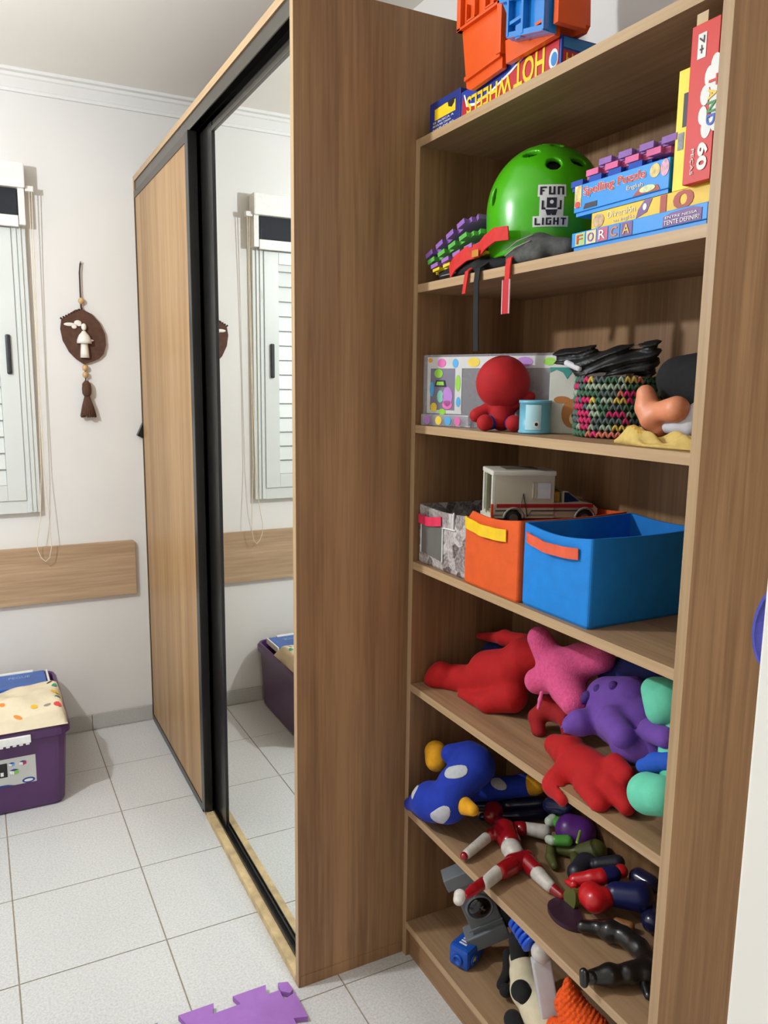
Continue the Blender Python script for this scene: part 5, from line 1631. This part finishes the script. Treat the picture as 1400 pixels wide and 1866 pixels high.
t = toy('blue_plush', 'plush_toy', 'royal blue plush toy with yellow hands and grey patches at the left', 'plush toy', Z5, {'body': (PBLUE, 0.012, 0.004), 'hand': (PYEL, 0.004, 0.0032), 'foot': (PYEL, 0.004, 0.0035)}, 'toys on the second lowest shelf')
GP = mat('light_grey_felt', (196, 198, 202), 0.85, 0.06, 120, 0.2, 400)
bb_ = B['blue_plush']['body']
for q, off in (('patch_a', .0016), ('patch_b', .0016), ('patch_c', .0016), ('patch_d', .0016)):
    soft('felt_patch', bb_, GP, t, 0.012, 0.0018, Z5, region=[[(c[0], c[1], c[2], c[3] * (1.9 if q == 'patch_d' else 1.35)) for c in ch] for ch in B['blue_plush'][q]], off=off)

def chaikin(P, n=2):
    for _ in range(n):
        Q = []
        for i in range(len(P)):
            a, b = P[i], P[(i + 1) % len(P)]
            Q += [(a[0] * .75 + b[0] * .25, a[1] * .75 + b[1] * .25), (a[0] * .25 + b[0] * .75, a[1] * .25 + b[1] * .75)]
        P = Q
    return P
# ------------------------------------------------------------------ plastic figures (plain generic toys)
FG = 'toys on the second lowest shelf'
GR = mat('glossy_red_plastic', (150, 16, 26), 0.25, 0.06, 40, coat=0.4)
GW = mat('worn_white_plastic', (206, 200, 190), 0.4, 0.12, 90)
toy('red_white', 'toy_figure', 'red and white plastic toy figure lying spread out at the front edge', 'toy figure', Z5,
    {'head': (GR, .003, .0022), 'torso': (GR, .005, .0024), 'belly': (GW, .004, .0024), 'pelvis': (GR, .004, .0024), 'thigh': (GR, .003, .0022), 'sleeve': (GW, .003, .0018), 'fist': (GR, .003, .0016), 'shin': (GW, .003, .002), 'boot': (GR, .003, .0018), 'toe': (GW, .003, .002)}, FG)
GN = mat('glossy_navy_plastic', (28, 32, 66), 0.25, 0.15, 40, coat=0.4)
toy('navy_fig', 'toy_figure', 'glossy navy toy figure lying behind the red and white one', 'toy figure', Z5, {'leg': (GN, .003, .0024), 'torso': (GN, .005, .003)}, FG)
GG = mat('green_figure_plastic', (84, 160, 62), 0.35, 0.08, 40)
toy('green_purple', 'toy_figure', 'toy figure with green arms and purple torso near the back', 'toy figure', Z5, {'torso': (mat('purple_figure_plastic', (92, 38, 124), .35, .1, 40), .005, .003), 'arm': (GG, .003, .002), 'glove': (mat('pale_green_plastic', (196, 208, 186), .4), .003, .002), 'belt': (mat('lime_plastic', (150, 190, 90), .4), .002, .0014)}, FG)
OL = mat('olive_plastic', (84, 88, 40), 0.5, 0.1, 40)
toy('olive_fig', 'toy_figure', 'olive green toy figure under the green and purple one', 'toy figure', Z5, {'leg': (OL, .003, .0022), 'torso': (OL, .006, .003)}, FG)
toy('grey_black', 'toy_figure', 'dark charcoal toy figure lying behind the red and blue one', 'toy figure', Z5, {'body': (mat('charcoal_plastic', (42, 44, 54), .4, .2, 40), .006, .003)}, FG)
VR = mat('vivid_red_plastic', (206, 28, 36), 0.3, 0.06, 40, coat=0.3)
DB = mat('dark_blue_plastic', (22, 30, 84), 0.35, 0.1, 40)
toy('red_blue', 'toy_figure', 'red and dark blue toy figure lying by the right upright, arm forward', 'toy figure', Z5, {'arm': (VR, .003, .0024), 'hand': (VR, .003, .0018), 'sleeve': (DB, .003, .0024), 'shoulder': (VR, .003, .0024), 'head': (VR, .006, .0028), 'torso': (DB, .006, .003)}, FG)
GK = mat('glossy_black_plastic', (20, 21, 22), 0.3, 0.15, 40, coat=0.4)
toy('black_fig', 'toy_figure', 'glossy black toy figure with bent legs at the right front edge', 'toy figure', Z5, {'leg': (GK, .0062, .0026), 'boot': (GK, .003, .0022), 'tail': (GK, .003, .0022)}, FG)
toy('navy_right', 'toy_figure', 'dark navy toy figure against the right upright at the back', 'toy figure', Z5, {'body': (GN, .006, .003)}, FG)
toy('brown_bit', 'toy_part', 'small brown plastic toy part between the black and red figures', 'toy part', Z5, {'body': (mat('brown_gold_plastic', (150, 98, 52), .4, .2, 80), .003, .002)}, FG)
tagp(MB().prism(chaikin([(0.351, -0.478), (0.376, -0.465), (0.406, -0.472), (0.413, -0.489), (0.395, -0.537), (0.374, -0.571), (0.35, -0.554), (0.339, -0.518)]), (0, 0, Z5 + 0.0006), (1, 0, 0), (0, 1, 0), 0.009).build('boot_sole', mat('dark_plum_plastic', (58, 34, 52), 0.4, 0.1, 40)), 'flat dark plum toy boot sole on the shelf board', 'toy part', FG)
tagp(MB().prism(chaikin([(0.476, 0.433), (0.495, 0.453), (0.515, 0.461), (0.517, 0.428), (0.508, 0.412), (0.486, 0.412)]), (0.404, 0, 0), MX, MY, 0.010).build('boot_sole', mat('moss_plastic', (96, 100, 44), 0.5, 0.1, 40)), 'upright moss green toy boot sole before the red head', 'toy part', FG)

# ------------------------------------------------------------------ bottom shelf
CR = Vector((0.8879, -0.4598, 0.0120)); CU = Vector((0.0630, 0.1474, 0.9871)); CF = Vector((0.4556, 0.8757, -0.1598))
pj = thing('toy_projector', 'grey plastic toy projector with round black lens leaning on the bottom shelf', 'toy', (0.40, -0.22, Z6))
U_ = 0.0013
ax_p = (CR * 0.920 + CU * 0.392).normalized()
ax_d0 = (CR * 0.392 - CU * 0.920).normalized()
ax_d = (ax_d0 + CF * 0.22).normalized()
ax_n = ax_p.cross(ax_d).normalized()
if ax_n.dot(CF) > 0: ax_n = -ax_n          # toward the viewer
PC = Vector((0.370, -0.221, 0.244))
GYP = mat('grey_toy_plastic', (112, 118, 122), 0.35, 0.04, 30, coat=0.2)
def pbox(mb, p0, p1, d0, d1, n0, n1, bev=0.003):
    c = PC + ax_p * ((p0 + p1) / 2 * U_) + ax_d * ((d0 + d1) / 2 * U_) + ax_n * ((n0 + n1) / 2 * U_)
    return mb.obox(c, (ax_p, ax_d, ax_n), ((p1 - p0) / 2 * U_, (d1 - d0) / 2 * U_, (n1 - n0) / 2 * U_), bev)
m1 = MB()
pbox(m1, -31, 29, -56, 56, -22, 0)
m1.build('body_plate', GYP, pj)
m1 = MB()
pbox(m1, -40, 22, -82, -56, -26, 8)
m1.build('head_block', GYP, pj)
m1 = MB()
pbox(m1, -48, 30, 50, 80, -30, 8)
pbox(m1, -36, 30, 38, 42, 0, 3, 0.001)
m1.build('base_block', GYP, pj)
m1 = MB()
pbox(m1, 29, 44, 30, 70, -30, -6)
m1.build('dark_side_block', mat('slate_blue_plastic', (44, 58, 72), 0.4), pj)
MB().lathe(PC, [(0.034, -0.001), (0.033, 0.005), (0.029, 0.007), (0.028, 0.003)], 36, ax_n).build('lens_ring', GYP, pj, True)
MB().lathe(PC + ax_n * 0.002, [(0.0275, 0.0), (0.026, 0.006), (0.019, 0.011), (0.008, 0.0135), (0.001, 0.014)], 32, ax_n).build('lens', mat('black_lens', (10, 10, 12), 0.08, coat=0.5), pj, True)

rh = thing('robot_head', 'small bright blue toy robot head below the grey projector', 'toy', (0.35, -0.21, Z6))
RBL = mat('robot_blue_plastic', (24, 84, 180), 0.35, 0.06, 30)
rc = Vector((0.345, -0.205, Z6 + 0.0265))
rf = Vector((-0.86, -0.35, 0.0)).normalized(); rs = Vector((0, 0, 1)).cross(rf).normalized(); ru = Vector((0, 0, 1))
MB().obox(rc, (rf, rs, ru), (0.030, 0.027, 0.026), 0.009).build('skull', RBL, rh)
MB().obox(rc - rf * 0.035 + ru * -0.004, (rf, rs, ru), (0.022, 0.020, 0.021), 0.006).build('neck', RBL, rh)
MB().lathe(rc + rf * 0.029 + ru * -0.004, [(0.013, 0), (0.014, 0.004), (0.010, 0.008), (0.009, 0.003)], 20, rf).build('snout', RBL, rh, True)
MB().lathe(rc + rs * 0.0265 - ru * 0.004 + rf * 0.004, [(0.013, 0), (0.0135, 0.004), (0.010, 0.005), (0.0095, 0.002)], 20, rs).build('ear_ring', RBL, rh, True)
MB().obox(rc + rs * 0.0285 - ru * 0.004 + rf * 0.004, (rf, rs, ru), (0.006, 0.0008, 0.005)).build('eye', mat('pale_yellow_dot', (226, 216, 130), 0.4), rh)
m1 = MB()
for k in range(3):
    m1.obox(rc + ru * 0.0262 + rf * (0.010 - 0.009 * k), (rf, rs, ru), (0.0022, 0.010, 0.0008))
m1.build('vent_line', WHT, rh)

gw = thing('toy_blaster', 'white plastic toy stick with ribbed blue grip leaning on the bottom shelf', 'toy', (0.33, -0.5, Z6))
G0, G1, GJ, G2, G3 = [Vector(v) for v in [(0.325, -0.424, 0.364), (0.325, -0.481, 0.34), (0.325, -0.502, 0.339), (0.325, -0.499, 0.325), (0.325, -0.537, 0.224)]]
m1 = MB()
for k in range(5):
    p0 = G0 + (G1 - G0) * (k / 5.0); p1 = G0 + (G1 - G0) * ((k + 0.86) / 5.0)
    m1.tube([p0, p0 + (p1 - p0) * 0.2, p0 + (p1 - p0) * 0.8, p1], [0.022, 0.026, 0.026, 0.022], 18)
m1.build('grip', mat('cobalt_plastic', (16, 82, 200), 0.35, 0.05, 30), gw, True)
MB().sphere(GJ, 0.021, 18, 12).build('joint', GW, gw, True)
gd = (G3 - G2).normalized(); gs = (CR - gd * CR.dot(gd)).normalized(); gn = gd.cross(gs)
MB().obox((G2 + G3) / 2, (gs, gn, gd), (0.0185, 0.014, (G3 - G2).length / 2), 0.003).build('stick', mat('white_grey_plastic', (206, 206, 208), 0.4, 0.05, 40), gw)
MB().tube([GJ + gs * 0.018 - CF * 0.004, GJ + gs * 0.030 - CF * 0.006], [0.011, 0.012], 14).build('barrel', GW, gw)

CW = mat('cream_plush', (222, 210, 178), 0.9, 0.06, 60, 0.2, 600, sheen=0.06)
CB = mat('black_plush', (20, 20, 20), 0.9, 0.1, 60, 0.2, 600, sheen=0.05)
t = toy('cow', 'plush_toy', 'cream and black spotted plush animal on the bottom shelf', 'plush toy', Z6, {'body': (CW, 0.012, 0.004), 'patch': (CB, 0.004, 0.0035), 'ear': (CB, 0.004, 0.0032)}, 'toys on the bottom shelf')
def knit(g, d):
    return d + 0.0022 * np.sin(g[..., 2] * 620) * np.sin((g[..., 0] * 0.6 - g[..., 1]) * 560 + 1.57 * np.floor(g[..., 2] * 620 / 6.283))
kt = thing('knit_hat', 'bright orange knitted hat lying at the right of the bottom shelf', 'hat', (0.32, -0.61, Z6 + 0.09))
soft('knit', [c + [] for c in B['knit']['body']] + [[(0.33, -0.62, 0.20, 0.055), (0.345, -0.63, 0.155, 0.05)]], mat('orange_wool', (238, 88, 20), 0.9, 0.2, 160, 0.6, 500), kt, 0.012, 0.0021, Z6, extra=knit)
